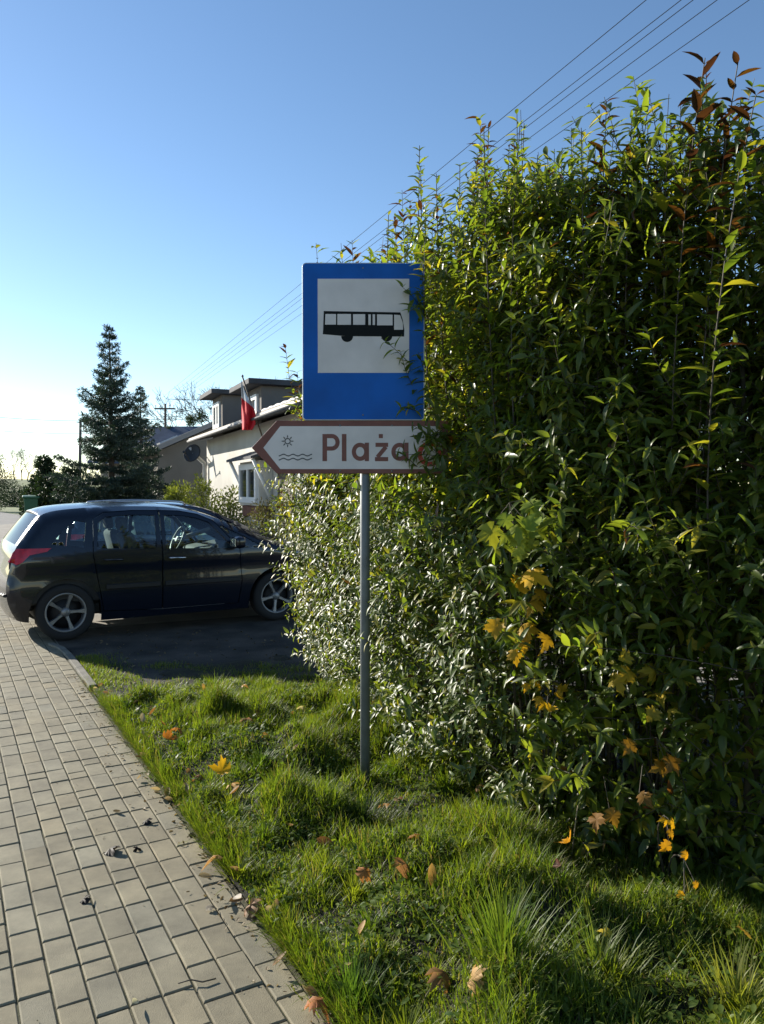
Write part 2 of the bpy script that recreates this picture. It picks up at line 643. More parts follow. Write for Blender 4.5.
# hummocky clumps of longer blades
nc = 240
cs = r.uniform(1.5, 7.3, nc); ce = r.uniform(0.04, 2.0, nc)
cx = EA.x + PT.x * cs + PN.x * ce; cy = EA.y + PT.y * cs + PN.y * ce
k = in_verge(cx, cy); cx, cy = cx[k], cy[k]; nc = len(cx)
ch_ = r.uniform(0.05, 0.13, nc); crd = r.uniform(0.025, 0.075, nc); ccol = mixcol((0.06, 0.115, 0.012), (0.19, 0.22, 0.026), r.random(nc))
kk = np.repeat(np.arange(nc), 150); n = len(kk)
a = r.uniform(0, 6.283, n); rr = np.abs(r.normal(0, 1, n)) * crd[kk]
x = cx[kk] + np.cos(a) * rr; y = cy[kk] + np.sin(a) * rr
parts.append(blade_mesh(x, y, hv(x, y) - 0.008, ch_[kk] * r.uniform(0.4, 1.1, n), r.uniform(0.0028, 0.0062, n), a + r.normal(0, 0.6, n), np.clip(0.12 + 0.5 * rr / crd[kk] * 0.6 + np.abs(r.normal(0, 0.15, n)), 0, 1.2), r.uniform(0.05, 0.45, n), ccol[kk] * r.uniform(0.75, 1.25, (n, 1))))
# blades leaning out over the paving edge
n = 12000
cs = r.uniform(1.4, 7.2, n); ce = np.abs(r.normal(0.02, 0.05, n)) + 0.012
kp_ = wob(cs * 1.7, cs * 0.9) + 0.4 * wob(cs * 5, cs * 3) > -0.15
cs, ce = cs[kp_], ce[kp_]; n = len(cs)
x = EA.x + PT.x * cs + PN.x * ce; y = EA.y + PT.y * cs + PN.y * ce
parts.append(blade_mesh(x, y, hv(x, y) - 0.005, r.uniform(0.04, 0.15, n), r.uniform(0.0028, 0.0055, n), math.atan2(-PN.y, -PN.x) + r.normal(0, 1.0, n), np.clip(r.normal(0.5, 0.3, n), 0, 1.2), r.uniform(0.1, 0.5, n), grass_cols(n, r)))
# sparse grass along the kerb in the car's shade and on the driveway's cracks
n = 2000
s_ = 0.45 + 1.3 * r.random(n); e_ = np.abs(r.normal(0.0, 0.16, n)) + 0.08
x = EA.x + PT.x * s_ + PN.x * e_; y = EA.y + PT.y * s_ + PN.y * e_
parts.append(blade_mesh(x, y, np.zeros(n) - 0.005, r.uniform(0.02, 0.06, n), np.full(n, 0.005), r.uniform(0, 6.28, n), np.abs(r.normal(0.3, 0.3, n)), r.uniform(0.1, 0.5, n), grass_cols(n, r)))
n = 5200
cx = r.uniform(-2.4, 0.2, 26); cy = r.uniform(6.25, 7.2, 26)
kk = r.integers(0, 26, n)
x = cx[kk] + r.normal(0, 0.1, n); y = cy[kk] + r.normal(0, 0.07, n)
ok = edge_dist(x, y) > 0.1
x, y = x[ok], y[ok]; n = len(x)
parts.append(blade_mesh(x, y, np.zeros(n) - 0.005, r.uniform(0.02, 0.06, n), np.full(n, 0.005), r.uniform(0, 6.28, n), np.abs(r.normal(0.3, 0.3, n)), r.uniform(0.1, 0.5, n), grass_cols(n, r)))
off = 0
Vs, Qs, Ts, Cs = [], [], [], []
for v_, q_, t_, c_ in parts:
    Vs.append(v_); Qs.append(q_ + off); Ts.append(t_ + off); Cs.append(c_); off += len(v_)
tag(np_mesh('grass', np.concatenate(Vs), [np.concatenate(Qs), np.concatenate(Ts)], GRASS, tint=np.concatenate(Cs), smooth=True), 'short ragged green grass and seedlings covering the verge', 'grass', kind='stuff')

# broad-leaved weeds in the turf (uncountable: stuff)
broad = [leaf_template(0.55, d, 0.2, 0.55) for d in (0.1, 0.35)]
L = Leaves(broad)
n = 22000
s_ = r.uniform(1.4, 7.4, n); e_ = r.uniform(0.02, 2.2, n)
x = EA.x + PT.x * s_ + PN.x * e_; y = EA.y + PT.y * s_ + PN.y * e_
ok = in_verge(x, y) & (wob(x * 2.3 + 5, y * 2.3) > -0.12)
x, y = x[ok], y[ok]; n = len(x)
a = r.uniform(0, 6.283, n); el = r.uniform(0.0, 0.8, n)
d = np.stack([np.cos(a) * np.cos(el), np.sin(a) * np.cos(el), np.sin(el)], -1)
L.add(np.stack([x, y, hv(x, y) + r.uniform(0.01, 0.055, n)], -1), d, np.tile((0, 0, 1.0), (n, 1)) + 0.3 * rdir(n, r), r.uniform(0.014, 0.036, n), mixcol((0.05, 0.10, 0.018), (0.14, 0.18, 0.03), r.random(n)))
tag(L.build('ground_cover', GRASS, seed=4), 'small round leaved weeds creeping through the verge grass', 'weeds', kind='stuff')

# leaf litter and crumbs along the paving edge (uncountable: stuff)
L = Leaves([leaf_template(0.6, 0.5, 0.6, 0.5), leaf_template(0.45, -0.3, 0.5, 0.5)])
n = 900
s_ = r.uniform(1.2, 6.8, n); e_ = r.normal(0.03, 0.09, n)
x = EA.x + PT.x * s_ + PN.x * e_; y = EA.y + PT.y * s_ + PN.y * e_
z = np.where(edge_dist(x, y) > 0, hv(x, y), 0.003) + 0.004
L.add(np.stack([x, y, z], -1), rdir(n, r) * (1, 1, 0.3), np.tile((0, 0, 1.0), (n, 1)) + 0.5 * rdir(n, r), r.uniform(0.006, 0.026, n), mixcol((0.09, 0.06, 0.03), (0.24, 0.19, 0.11), r.random(n)))
n = 420
x = r.uniform(-3.2, 0.4, n); y = r.uniform(5.9, 9.0, n)
ok = edge_dist(x, y) > 0.08
x, y = x[ok], y[ok]; n = len(x)
L.add(np.stack([x, y, np.full(n, 0.004)], -1), rdir(n, r) * (1, 1, 0.1), np.tile((0, 0, 1.0), (n, 1)) + 0.4 * rdir(n, r), r.uniform(0.012, 0.05, n), mixcol((0.06, 0.045, 0.025), (0.22, 0.17, 0.10), r.random(n)))
n = 500
s_ = r.uniform(-2, 7.2, n); e_ = -np.abs(r.normal(0.0, 0.9, n))
x = EA.x + PT.x * s_ + PN.x * e_; y = EA.y + PT.y * s_ + PN.y * e_
L.add(np.stack([x, y, np.full(n, 0.004)], -1), rdir(n, r) * (1, 1, 0.1), np.tile((0, 0, 1.0), (n, 1)) + 0.3 * rdir(n, r), r.uniform(0.003, 0.012, n), mixcol((0.06, 0.05, 0.03), (0.26, 0.23, 0.17), r.random(n)))
tag(L.build('leaf_litter', DRY, seed=5), 'crumbs of dead leaves and soil along the paving edge', 'leaf litter', kind='stuff')


# taller grass tufts: things
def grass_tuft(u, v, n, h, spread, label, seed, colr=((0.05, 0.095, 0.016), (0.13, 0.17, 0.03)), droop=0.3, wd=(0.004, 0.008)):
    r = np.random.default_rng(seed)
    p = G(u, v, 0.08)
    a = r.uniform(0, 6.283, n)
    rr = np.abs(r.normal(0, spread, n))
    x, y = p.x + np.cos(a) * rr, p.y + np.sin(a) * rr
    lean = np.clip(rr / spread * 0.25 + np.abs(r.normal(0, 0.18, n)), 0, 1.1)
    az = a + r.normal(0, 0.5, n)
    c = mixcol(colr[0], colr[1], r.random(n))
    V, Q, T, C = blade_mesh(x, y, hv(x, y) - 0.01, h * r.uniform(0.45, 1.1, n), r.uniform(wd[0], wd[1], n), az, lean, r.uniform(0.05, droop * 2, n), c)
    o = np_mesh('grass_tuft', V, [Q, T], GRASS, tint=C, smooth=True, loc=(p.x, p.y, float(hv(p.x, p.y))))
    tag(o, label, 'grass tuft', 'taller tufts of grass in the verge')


grass_tuft(505, 985, 240, 0.29, 0.07, 'tallest upright bright green grass tuft in the front of the verge', 21, droop=0.18)
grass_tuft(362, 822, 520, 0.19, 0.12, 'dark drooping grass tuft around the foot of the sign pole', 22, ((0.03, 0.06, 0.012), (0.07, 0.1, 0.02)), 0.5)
grass_tuft(352, 985, 420, 0.14, 0.05, 'fine feathery green grass tuft at the paving edge', 23, ((0.06, 0.12, 0.02), (0.10, 0.17, 0.03)), 0.1, (0.0025, 0.004))
grass_tuft(262, 768, 400, 0.11, 0.10, 'rounded grass hummock beside the bright yellow fallen leaf', 24, ((0.05, 0.10, 0.016), (0.10, 0.15, 0.022)), 0.3)
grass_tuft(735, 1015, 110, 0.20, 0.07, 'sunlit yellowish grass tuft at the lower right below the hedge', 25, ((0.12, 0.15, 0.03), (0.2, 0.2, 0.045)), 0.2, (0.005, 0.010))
grass_tuft(600, 985, 220, 0.18, 0.13, 'loose leaning grass tuft right of the tallest tuft', 26, ((0.05, 0.09, 0.016), (0.13, 0.16, 0.03)), 0.3)

# ------------------------------------------------------------------ bus stop sign with direction board
PY = 4.12
S = PY / FPX
root = empty('road_sign', (at(365, 790, PY).x, PY + 0.045, float(hv(at(365, 790, PY).x, PY))))
tag(root, 'blue bus stop sign above a brown bordered beach arrow on a grey pole', 'road sign')
base = root.location.copy()
FX, FY, FZ = at(363.3, 341, PY)          # centre of the blue panel
galv = mat('galvanised_steel', (0.17, 0.185, 0.19), 0.6, 0.25, var=0.12, vscale=14, bump=0.05, bscale=60)
alu_back = mat('sign_rim_aluminium', (0.42, 0.45, 0.48), 0.45, 0.6)
blue = mat('sign_blue_film', (0.001, 0.10, 0.43), 0.45, spec=0.2, var=0.16, vscale=4, detail=10, bump=0.04, bscale=9)
white = mat('sign_white_film', (0.66, 0.61, 0.60), 0.5, spec=0.3, var=0.07, vscale=7, detail=10)
black = mat('sign_black_film', (0.005, 0.007, 0.008), 0.6, spec=0.15)
brown = mat('sign_brown_film', (0.185, 0.075, 0.062), 0.5, spec=0.25, var=0.12, vscale=10)
redf = mat('sign_red_film', (0.50, 0.035, 0.015), 0.4)


def PL(px, py, yoff=0.0):
    """zoomed-sign coordinates to root-local point; the sign faces -Y"""
    p = at(px, py, PY)
    return Vector((p.x, PY - yoff, p.z)) - base


def rounded(x0, z0, x1, z1, rad, n=6):
    pts = []
    for cx, cz, a0 in ((x1 - rad, z1 - rad, 0), (x0 + rad, z1 - rad, 90), (x0 + rad, z0 + rad, 180), (x1 - rad, z0 + rad, 270)):
        for i in range(n + 1):
            a = R(a0 + 90 * i / n)
            pts.append((cx + rad * math.cos(a), cz + rad * math.sin(a)))
    return pts


# sheets in the XZ plane facing -Y : local X -> X, local Y -> Z, local Z -> -Y
def face_M(y):
    return Matrix(((1, 0, 0, 0), (0, 0, -1, y), (0, 1, 0, 0), (0, 0, 0, 1)))


def lp(u, v):
    q_ = PL(u, v)
    return (q_.x, q_.z)


yF = PY - base.y   # sign front plane in root space (negative: in front of the pole)
mb = MB().tube([(0, 0, -0.35), (0, 0, PL(0, 276).z)], 0.0265, 20)
mb.build('pole', galv, root)
MB().lathe([(0.0, PL(0, 276).z + 0.012), (0.022, PL(0, 276).z + 0.01), (0.0285, PL(0, 276).z + 0.002), (0.0285, PL(0, 276).z - 0.03)], 20).build('pole_cap', black, root)
x0, z1 = lp(302.0, 262.5); x1, z0 = lp(424.6, 420.5)
bus = MB().prism(rounded(x0, z0, x1, z1, 0.022), 0.018, face_M(yF + 0.018)).build('bus_stop_panel', alu_back, root, bevel=0.003)
m_ = 0.0055
MB().prism(rounded(x0 + m_, z0 + m_, x1 - m_, z1 - m_, 0.018), 0.0015, face_M(yF)).build('blue_field', blue, bus)
a, b = lp(317.9, 372.9), lp(409.2, 278.9)
MB().prism([a, (b[0], a[1]), b, (a[0], b[1])], 0.0012, face_M(yF - 0.0015)).build('white_field', white, bus)
Z = lambda x, y: lp(300 + x / 5.877, 255 + y / 5.877)
mb = MB()
yb = yF - 0.0027
body = [Z(*p) for p in ((134, 466), (136, 440), (140, 330), (590, 338), (603, 380), (613, 440), (612, 480), (300, 478), (250, 476))]
mb.prism(body, 0.0008, face_M(yb))
for cx, cy, rr in ((277, 474, 35), (510, 474, 32)):
    pts = [Z(cx + rr * math.cos(R(t)), cy + rr * math.sin(R(t)) + 3) for t in range(0, 181, 12)]
    mb.prism(pts, 0.0008, face_M(yb - 0.0001))
mb.build('bus_pictogram', black, bus)
mb = MB()
for pts in (((150, 348), (212, 348), (212, 410), (147, 410)), ((220, 348), (300, 348), (300, 411), (220, 411)), ((312, 349), (383, 349), (383, 411), (312, 411)),
            ((402, 350), (416, 350), (416, 412), (402, 412)), ((427, 350), (441, 350), (441, 412), (427, 412)), ((453, 350), (544, 352), (544, 414), (453, 414)),
            ((553, 352), (588, 354), (604, 400), (606, 440), (553, 440))):
    mb.prism([Z(*p) for p in pts], 0.0006, face_M(yb - 0.0009))
mb.build('pictogram_window', white, bus)

# direction board: arrow to the left
W2 = lambda x, y: lp(245 + x / 5.457, 410 + y / 5.457)
tipx, tipz = W2(35, 206)
topz = W2(0, 57)[1]; botz = W2(0, 347)[1]
lx = W2(172, 0)[0]; rx = lp(449, 0)[0]
arrow = [(tipx, tipz), (lx, botz), (rx, botz), (rx, topz), (lx, topz)]
brd = MB().prism(arrow, 0.016, face_M(yF + 0.020)).build('direction_board', brown, root, bevel=0.003)
inner = [W2(100, 206), W2(192, 322), lp(436, 0)[0:1] + (W2(0, 322)[1],), lp(443, 0)[0:1] + (W2(0, 300)[1],), lp(443, 0)[0:1] + (W2(0, 108)[1],), lp(436, 0)[0:1] + (W2(0, 88)[1],), W2(192, 88)]
MB().prism(inner, 0.0012, face_M(yF + 0.004)).build('white_field', white, brd)
ys = yF + 0.0028
grey = mat('sign_grey_print', (0.06, 0.06, 0.065), 0.5)


def ring(mb, c, r0, r1, y, t=0.0006, n=28, a0=0, a1=360):
    for i in range(n):
        A, B = R(a0 + (a1 - a0) * i / n), R(a0 + (a1 - a0) * (i + 1) / n)
        mb.prism([(c[0] + r0 * math.cos(A), c[1] + r0 * math.sin(A)), (c[0] + r1 * math.cos(A), c[1] + r1 * math.sin(A)), (c[0] + r1 * math.cos(B), c[1] + r1 * math.sin(B)), (c[0] + r0 * math.cos(B), c[1] + r0 * math.sin(B))], t, face_M(y))


mb = MB()
c = W2(232, 170); u_ = S / 5.457
ring(mb, c, 11.5 * u_, 17.5 * u_, ys)
for i in range(8):
    A = R(45 * i + 90)
    d, e = Vector((math.cos(A), math.sin(A))), Vector((-math.sin(A), math.cos(A)))
    p = Vector(c)
    mb.prism([tuple(p + d * 20 * u_ + e * 4 * u_), tuple(p + d * 20 * u_ - e * 4 * u_), tuple(p + d * 33 * u_ - e * 1.5 * u_), tuple(p + d * 33 * u_ + e * 1.5 * u_)], 0.0006, face_M(ys))
mb.build('sun_symbol', grey, brd)
mb = MB()
for yy in (246, 268):
    for i in range(36):
        xa, xb = 184 + i * 5.05, 184 + (i + 1) * 5.05
        f = lambda xx: yy + 4.5 * math.cos((xx - 184) / 182 * 2 * math.pi * 3.5)
        mb.prism([W2(xa, f(xa) + 3.2), W2(xb, f(xb) + 3.2), W2(xb, f(xb) - 3.2), W2(xa, f(xa) - 3.2)], 0.0006, face_M(ys))
mb.build('wave_symbol', grey, brd)


# lettering "Plaża" built from strokes
def stroke(mb, pts, wd, y, t=0.0008):
    pts = [Vector(p) for p in pts]
    k = len(pts)
    Lf, Rt = [], []
    for i in range(k):
        d = (pts[min(i + 1, k - 1)] - pts[max(i - 1, 0)]).normalized()
        nn = Vector((-d.y, d.x)) * wd / 2
        Lf.append(pts[i] + nn); Rt.append(pts[i] - nn)
    for i in range(k - 1):
        mb.prism([tuple(Rt[i]), tuple(Rt[i + 1]), tuple(Lf[i + 1]), tuple(Lf[i])], t, face_M(y))


mb = MB()
sw = 25 * u_
P_ = lambda x, y: W2(x, y)
arc = lambda cx, cy, rx_, ry_, a0, a1, n=16: [P_(cx + rx_ * math.cos(R(a0 + (a1 - a0) * i / n)), cy - ry_ * math.sin(R(a0 + (a1 - a0) * i / n))) for i in range(n + 1)]
yl = ys
stroke(mb, [P_(435, 279), P_(435, 131)], sw, yl)                                   # P
stroke(mb, [P_(447, 142)] + arc(474, 176, 31, 34, 90, -90, 14) + [P_(447, 210)], sw * 0.92, yl - 0.0001)
stroke(mb, [P_(541, 279), P_(541, 131)], sw, yl)                                   # l


def letter_a(ox, k=0):
    stroke(mb, arc(ox, 228, 34, 38, 0, 360, 28), sw * 0.92, yl - 0.0001 - k)
    stroke(mb, [P_(ox + 37, 279), P_(ox + 37, 178)], sw * 0.92, yl - 0.0003 - k)


letter_a(628)
zo = 745
stroke(mb, [P_(zo - 33, 190), P_(zo + 36, 190)], sw * 0.9, yl)                      # z with dot
stroke(mb, [P_(zo + 24, 201), P_(zo - 22, 257)], sw * 0.9, yl - 0.0001)
stroke(mb, [P_(zo - 36, 268), P_(zo + 36, 268)], sw * 0.9, yl)
stroke(mb, [P_(zo - 4, 153), P_(zo - 4, 131)], sw * 0.9, yl)
letter_a(844)
mb.build('lettering', brown, brd)
mb = MB()
c = lp(430, 454)
ring(mb, c, 8.0 * S, 12.5 * S, ys)
mb.build('red_ring_symbol', redf, brd)
for (uu, vv, par) in ((363, 268, bus), (363, 415, bus), (340, 425.5, brd), (340, 471, brd), (392, 425.5, brd), (392, 471, brd)):
    q_ = lp(uu, vv)
    MB().lathe([(0.0, 0.0035), (0.004, 0.003), (0.0055, 0.0), (0.0055, -0.004)], 12, Matrix.Translation((q_[0], yF + (0.0 if par is bus else 0.004), q_[1])) @ Euler((R(90), 0, 0)).to_matrix().to_4x4()).build('bolt', galv, par)
# pole clamps behind the panels
for zz in (290, 400, 436, 462):
    z_ = PL(0, zz).z
    MB().lathe([(0.027, z_ - 0.014), (0.033, z_ - 0.014), (0.033, z_ + 0.014), (0.027, z_ + 0.014)], 18).box((0, -0.029, z_), (0.10, 0.012, 0.03), bev=0.002).build('clamp', galv, root)

# ------------------------------------------------------------------ the hedge
hedge = empty('hedge', (0.75, 4.2, 0.05))
tag(hedge, 'tall dense leafy hedge of upright shoots behind the bus stop sign', 'hedge')
HP = [Vector((-0.42, 6.75)), Vector((-0.10, 5.6)), Vector((0.36, 4.25)), Vector((0.85, 3.42)), Vector((1.75, 2.9)), Vector((2.9, 2.5))]
HL = [0.0]
for a, b in zip(HP[:-1], HP[1:]): HL.append(HL[-1] + (b - a).length)


def hface(s):
    """point on the hedge's front line and its inward normal"""
    for i in range(len(HP) - 1):
        if s <= HL[i + 1] or i == len(HP) - 2:
            d = (HP[i + 1] - HP[i]).normalized()
            p = HP[i] + d * (s - HL[i])
            return p, Vector((-d.y, d.x)), d


lance = [leaf_template(wd, dr, 0.45, 0.4, 3) for wd, dr in ((0.29, 0.12), (0.35, 0.28), (0.28, 0.48), (0.38, 0.34))]
small = [leaf_template(wd, dr, 0.35, 0.42) for wd, dr in ((0.30, 0.1), (0.34, 0.3), (0.28, 0.45))]
LU, LS = Leaves(lance), Leaves(small)
stems = MB()
r = np.random.default_rng(42)
G1, G2, G3 = np.array((0.054, 0.092, 0.017)), np.array((0.120, 0.158, 0.025)), np.array((0.24, 0.215, 0.032))
BR, PU = np.array((0.11, 0.050, 0.016)), np.array((0.035, 0.014, 0.016))


def leafcol(n, r, yellow=0.15, bronze=0.02):
    c = mixcol(G1, G2, r.random(n))
    k = r.random(n)
    c = np.where((k < yellow)[:, None], mixcol(G2, G3, r.random(n)), c)
    c = np.where((k > 1 - bronze)[:, None], mixcol(BR, PU, r.random(n)), c)
    return c * r.uniform(0.8, 1.2, (n, 1))


def bezier(p0, p1, p2, n):
    t = np.linspace(0, 1, n)[:, None]
    return (1 - t) ** 2 * p0 + 2 * t * (1 - t) * p1 + t ** 2 * p2


def leafy(L, pts, r, z0, spacing, size, yellow, bronze, tipb=0.0, elev=(0.25, 0.9), taper=0.35, face=(0, 0, 0)):
    """opposite pairs of arching leaves up a stem polyline (numpy)"""
    seg = np.linalg.norm(np.diff(pts, axis=0), axis=1)
    cum = np.concatenate([[0], np.cumsum(seg)])
    tot = cum[-1]
    ss = np.arange(z0 + r.uniform(0, spacing), tot, spacing)
    if not len(ss): return
    ss = np.repeat(ss, 2)
    n = len(ss)
    P = np.stack([np.interp(ss, cum, pts[:, i]) for i in range(3)], -1)
    T = np.stack([np.interp(np.clip(ss + 0.02, 0, tot), cum, pts[:, i]) - np.interp(np.clip(ss - 0.02, 0, tot), cum, pts[:, i]) for i in range(3)], -1)
    T = nrm(T)
    a = np.repeat(np.arange(n // 2) * 1.45 + r.uniform(0, 6), 2) + np.tile([0, math.pi], n // 2) + r.normal(0, 0.4, n)
    A = nrm(np.cross(T, np.tile((0.3, 0.8, 0.2), (n, 1)))); B = np.cross(T, A)
    out = A * np.cos(a)[:, None] + B * np.sin(a)[:, None]
    el = r.uniform(elev[0], elev[1], n)
    D = out * np.cos(el)[:, None] + T * np.sin(el)[:, None] + (0, 0, 0.05)
    f = ss / tot
    sz = size * r.uniform(0.5, 1.25, n) * (1 - taper * smooth(0.9, 1.0, f))
    c = leafcol(n, r, yellow, bronze)
    if tipb > 0:
        k = (r.random(n) < tipb * smooth(0.6, 0.95, f))
        c[k] = mixcol(BR * 0.45, PU * 0.8, r.random(k.sum()))
    keep = r.random(n) < 0.93
    L.add(P[keep], D[keep], (T * 0.6 + (0, 0, 0.9) + np.array(face) + 0.28 * rdir(n, r))[keep], sz[keep], c[keep])


def stem_tube(pts, r0, r1, n=4):
    k = len(pts)
    stems.tube([tuple(p) for p in pts], [r0 + (r1 - r0) * i / (k - 1) for i in range(k)], n, cap=False)


# upright stems
NST = 310
for i in range(NST):
    s = r.uniform(0.05, HL[-1] - 0.1)
    q = r.uniform(0.10, 1.15)
    if s < 1.3: q = max(q + 0.25 * (1.3 - s), 0.78 - 0.45 * s)
    p, nn, d = hface(s)
    b = p + nn * q
    H = r.normal(3.30, 0.13) + 0.15 * math.sin(3.2 * s) + 0.12 * math.sin(7.7 * s + 1)
    if s < 0.9 and q < 0.8: H -= (0.9 - s) * 0.6
    H -= 0.35 * smooth(3.2, 4.6, s)
    out = -nn * (0.30 * (1 - q / 1.4)) * r.uniform(0, 1.3) + d * r.normal(0, 0.15)
    p0 = np.array((b.x, b.y, 0.03)); p2 = np.array((b.x + out.x, b.y + out.y, H)); p1 = np.array((b.x + out.x * 1.1 + r.normal(0, .06), b.y + out.y * 1.1 + r.normal(0, .06), H * 0.5))
    pts = bezier(p0, p1, p2, 9)
    stem_tube(pts, 0.009, 0.0025)
    yel = 0.25 + 0.50 * (s < 1.7)  # extra yellow leaves at the left end put sunlit tone into the colour
    top_b = 0.6 if r.random() < 0.2 else 0.08
    leafy(LU, pts, r, 0.45, 0.038, 0.082, yel, 0.028, tipb=top_b)
    # side twigs
    for j in range(6):
        f = r.uniform(0.3, 0.99)
        bp = pts[int(f * 8)]
        a = r.uniform(0, 6.283); l = r.uniform(0.2, 0.45)
        q2 = bp + np.array((math.cos(a) * l * 0.6, math.sin(a) * l * 0.6, l * 0.8))
        tw = bezier(bp, bp + np.array((math.cos(a) * l * 0.45, math.sin(a) * l * 0.45, l * 0.2)), q2, 5)
        stem_tube(tw, 0.003, 0.0014, 3)
        leafy(LU, tw, r, 0.04, 0.036, 0.070, yel, 0.008, elev=(0.2, 0.8))
# bare twigs standing above the top
for i in range(26):
    s = r.uniform(0.6, HL[-1]); p, nn, d = hface(s); b = p + nn * r.uniform(0.1, 1.0)
    H = r.uniform(3.45, 3.8) - 0.3 * smooth(2.0, 3.6, s)
    p0 = np.array((b.x, b.y, 2.6)); p2 = p0 + (r.normal(0, 0.07), r.normal(0, 0.07), H - 2.6)
    stem_tube(bezier(p0, (p0 + p2) / 2 + r.normal(0, 0.02, 3), p2, 5), 0.004, 0.0016)

# lower front: short outward shoots with smaller glossy leaves
def skirt_shoot(pos, dirv, l, size, yel, L=LS, sp=0.03):
    pos = np.array(pos); dirv = np.array(dirv)
    p2 = pos + dirv * l + np.array((0, 0, l * r.uniform(-0.15, 0.35)))
    pts = bezier(pos, pos + dirv * l * 0.5 + np.array((0, 0, 0.12 * l)), p2, 5)
    stem_tube(pts, 0.003, 0.0012, 3)
    leafy(L, pts, r, 0.03, sp, size, yel, 0.008, elev=(0.1, 0.7), face=(-0.34, -0.2, 0.05) if L is LS else (-0.2, -0.2, 0))


for i in range(5600):
    s = r.uniform(0.0, 5.2)
    p, nn, d = hface(s)
    z = 0.06 + 2.05 * r.random() ** 1.35 if i < 2600 else r.uniform(0.9, 3.05)
    if i >= 2600: s = r.uniform(1.6, 5.4) if i < 4300 else r.uniform(2.9, 5.4); p, nn, d = hface(s)
    bul = 0.25 * math.sin(math.pi * min(1, z / 1.9)) + 0.05
    q = r.uniform(-bul, 0.30)
    b = p + nn * q
    lowz = z < 1.5 and s < 3.4
    dv = -nn * r.uniform(0.2, 1.0) + d * r.normal(0, 0.6)
    el = r.uniform(-0.2, 0.9)
    skirt_shoot((b.x, b.y, z), (dv.x, dv.y, el), r.uniform(0.14, 0.34), 0.064 if lowz else 0.078, 0.14 + 0.2 * (s < 1.2), LS if lowz else LU, 0.024 if lowz else 0.034)
# left-hand flank mound, arching out towards the driveway
for i in range(1500):
    z = r.uniform(0.08, 2.05)
    a = r.uniform(R(95), R(265))
    rad = (0.50 * math.sqrt(max(0.05, 1 - ((z - 1.15) / 1.15) ** 2)) + 0.1) * math.sqrt(r.random())
    cx, cy = -0.04, 6.75
    b = (cx + math.cos(a) * rad, cy + math.sin(a) * rad * 0.9, z)
    skirt_shoot(b, (math.cos(a) * 0.7 + r.normal(0, 0.3), math.sin(a) * 0.7 + r.normal(0, 0.3), r.uniform(-0.1, 1.0)), r.uniform(0.14, 0.34) if r.random() < 0.85 else r.uniform(0.35, 0.5), 0.074, 0.42, LS, 0.032)
# loose tall shoots at the left end, seen on either side of the blue panel
for (u, v, Y) in ((316, 243, 6.6), (341, 243, 6.4), (352, 240, 6.3), (285, 345, 6.9), (297, 372, 6.6), (300, 410, 6.4), (279, 500, 6.8), (330, 300, 6.6), (372, 262, 6.2), (392, 232, 6.1), (385, 250, 6.4), (402, 190, 6.0), (410, 200, 6.2), (395, 215, 6.0)):
    tp = np.array(at(u, v, Y)); b = np.array((0.1 + r.normal(0, .2), Y + 0.15, 0.9))
    pts = bezier(b, np.array((tp[0] + 0.05, tp[1] + 0.05, (tp[2] + 0.9) * 0.5)), tp, 8)
    stem_tube(pts, 0.006, 0.002)
    leafy(LU, pts, r, 0.5, 0.045, 0.105, 0.4, 0.02, tipb=0.3, taper=0.1)
# tall foreground shoots with bronze tops at the right, and arching yellow ones
for (u, v, Y, tb, yl_) in ((705, 58, 2.95, 0.95, 0.2), (738, 62, 2.9, 0.9, 0.2), (756, 95, 2.75, 0.5, 0.4), (650, 95, 3.3, 0.1, 0.5), (668, 140, 3.1, 0.2, 0.4), (480, 118, 4.9, 0.8, 0.3)):
    tp = np.array(at(u, v, Y)); b = np.array((tp[0] + r.normal(0, 0.10), Y + 0.35, 0.5))
    pts = bezier(b, np.array((tp[0] + r.normal(0, 0.10), tp[1] + 0.10, tp[2] * 0.62)), tp, 10)
    stem_tube(pts, 0.0055, 0.002)
    leafy(LU, pts, r, 0.5, 0.044, 0.105, yl_, 0.04, tipb=tb, taper=0.2)
# sprays reaching in front of the sign's right-hand side
for (ua, va, ub, vb, Ya, Yb) in ((432, 390, 381, 338, 4.3, 3.98), (436, 330, 400, 285, 4.3, 4.0), (440, 300, 409, 312, 4.3, 3.98), (428, 480, 398, 452, 4.25, 3.98), (446, 455, 412, 425, 4.2, 3.96), (452, 470, 422, 442, 4.2, 3.97), (455, 430, 436, 448, 4.15, 3.95), (436, 418, 418, 352, 4.3, 4.0), (440, 500, 424, 466, 4.2, 3.97), (432, 420, 400, 408, 4.3, 3.97), (436, 280, 420, 258, 4.3, 4.0), (450, 436, 416, 440, 4.2, 3.98), (444, 425, 424, 452, 4.2, 3.98), (452, 450, 428, 438, 4.2, 3.96), (446, 428, 428, 446, 4.2, 3.97), (450, 400, 420, 398, 4.25, 3.98), (452, 440, 424, 446, 4.2, 3.97), (450, 360, 421, 330, 4.25, 3.98)):
    A, B = np.array(at(ua, va, Ya)), np.array(at(ub, vb, Yb))
    pts = bezier(A, (A + B) / 2 + (0.0, -0.05, 0.03), B, 6)
    stem_tube(pts, 0.003, 0.0013, 3)
    leafy(LU, pts, r, 0.06, 0.036, 0.072, 0.1, 0.0, elev=(0.1, 0.6), taper=0.3)
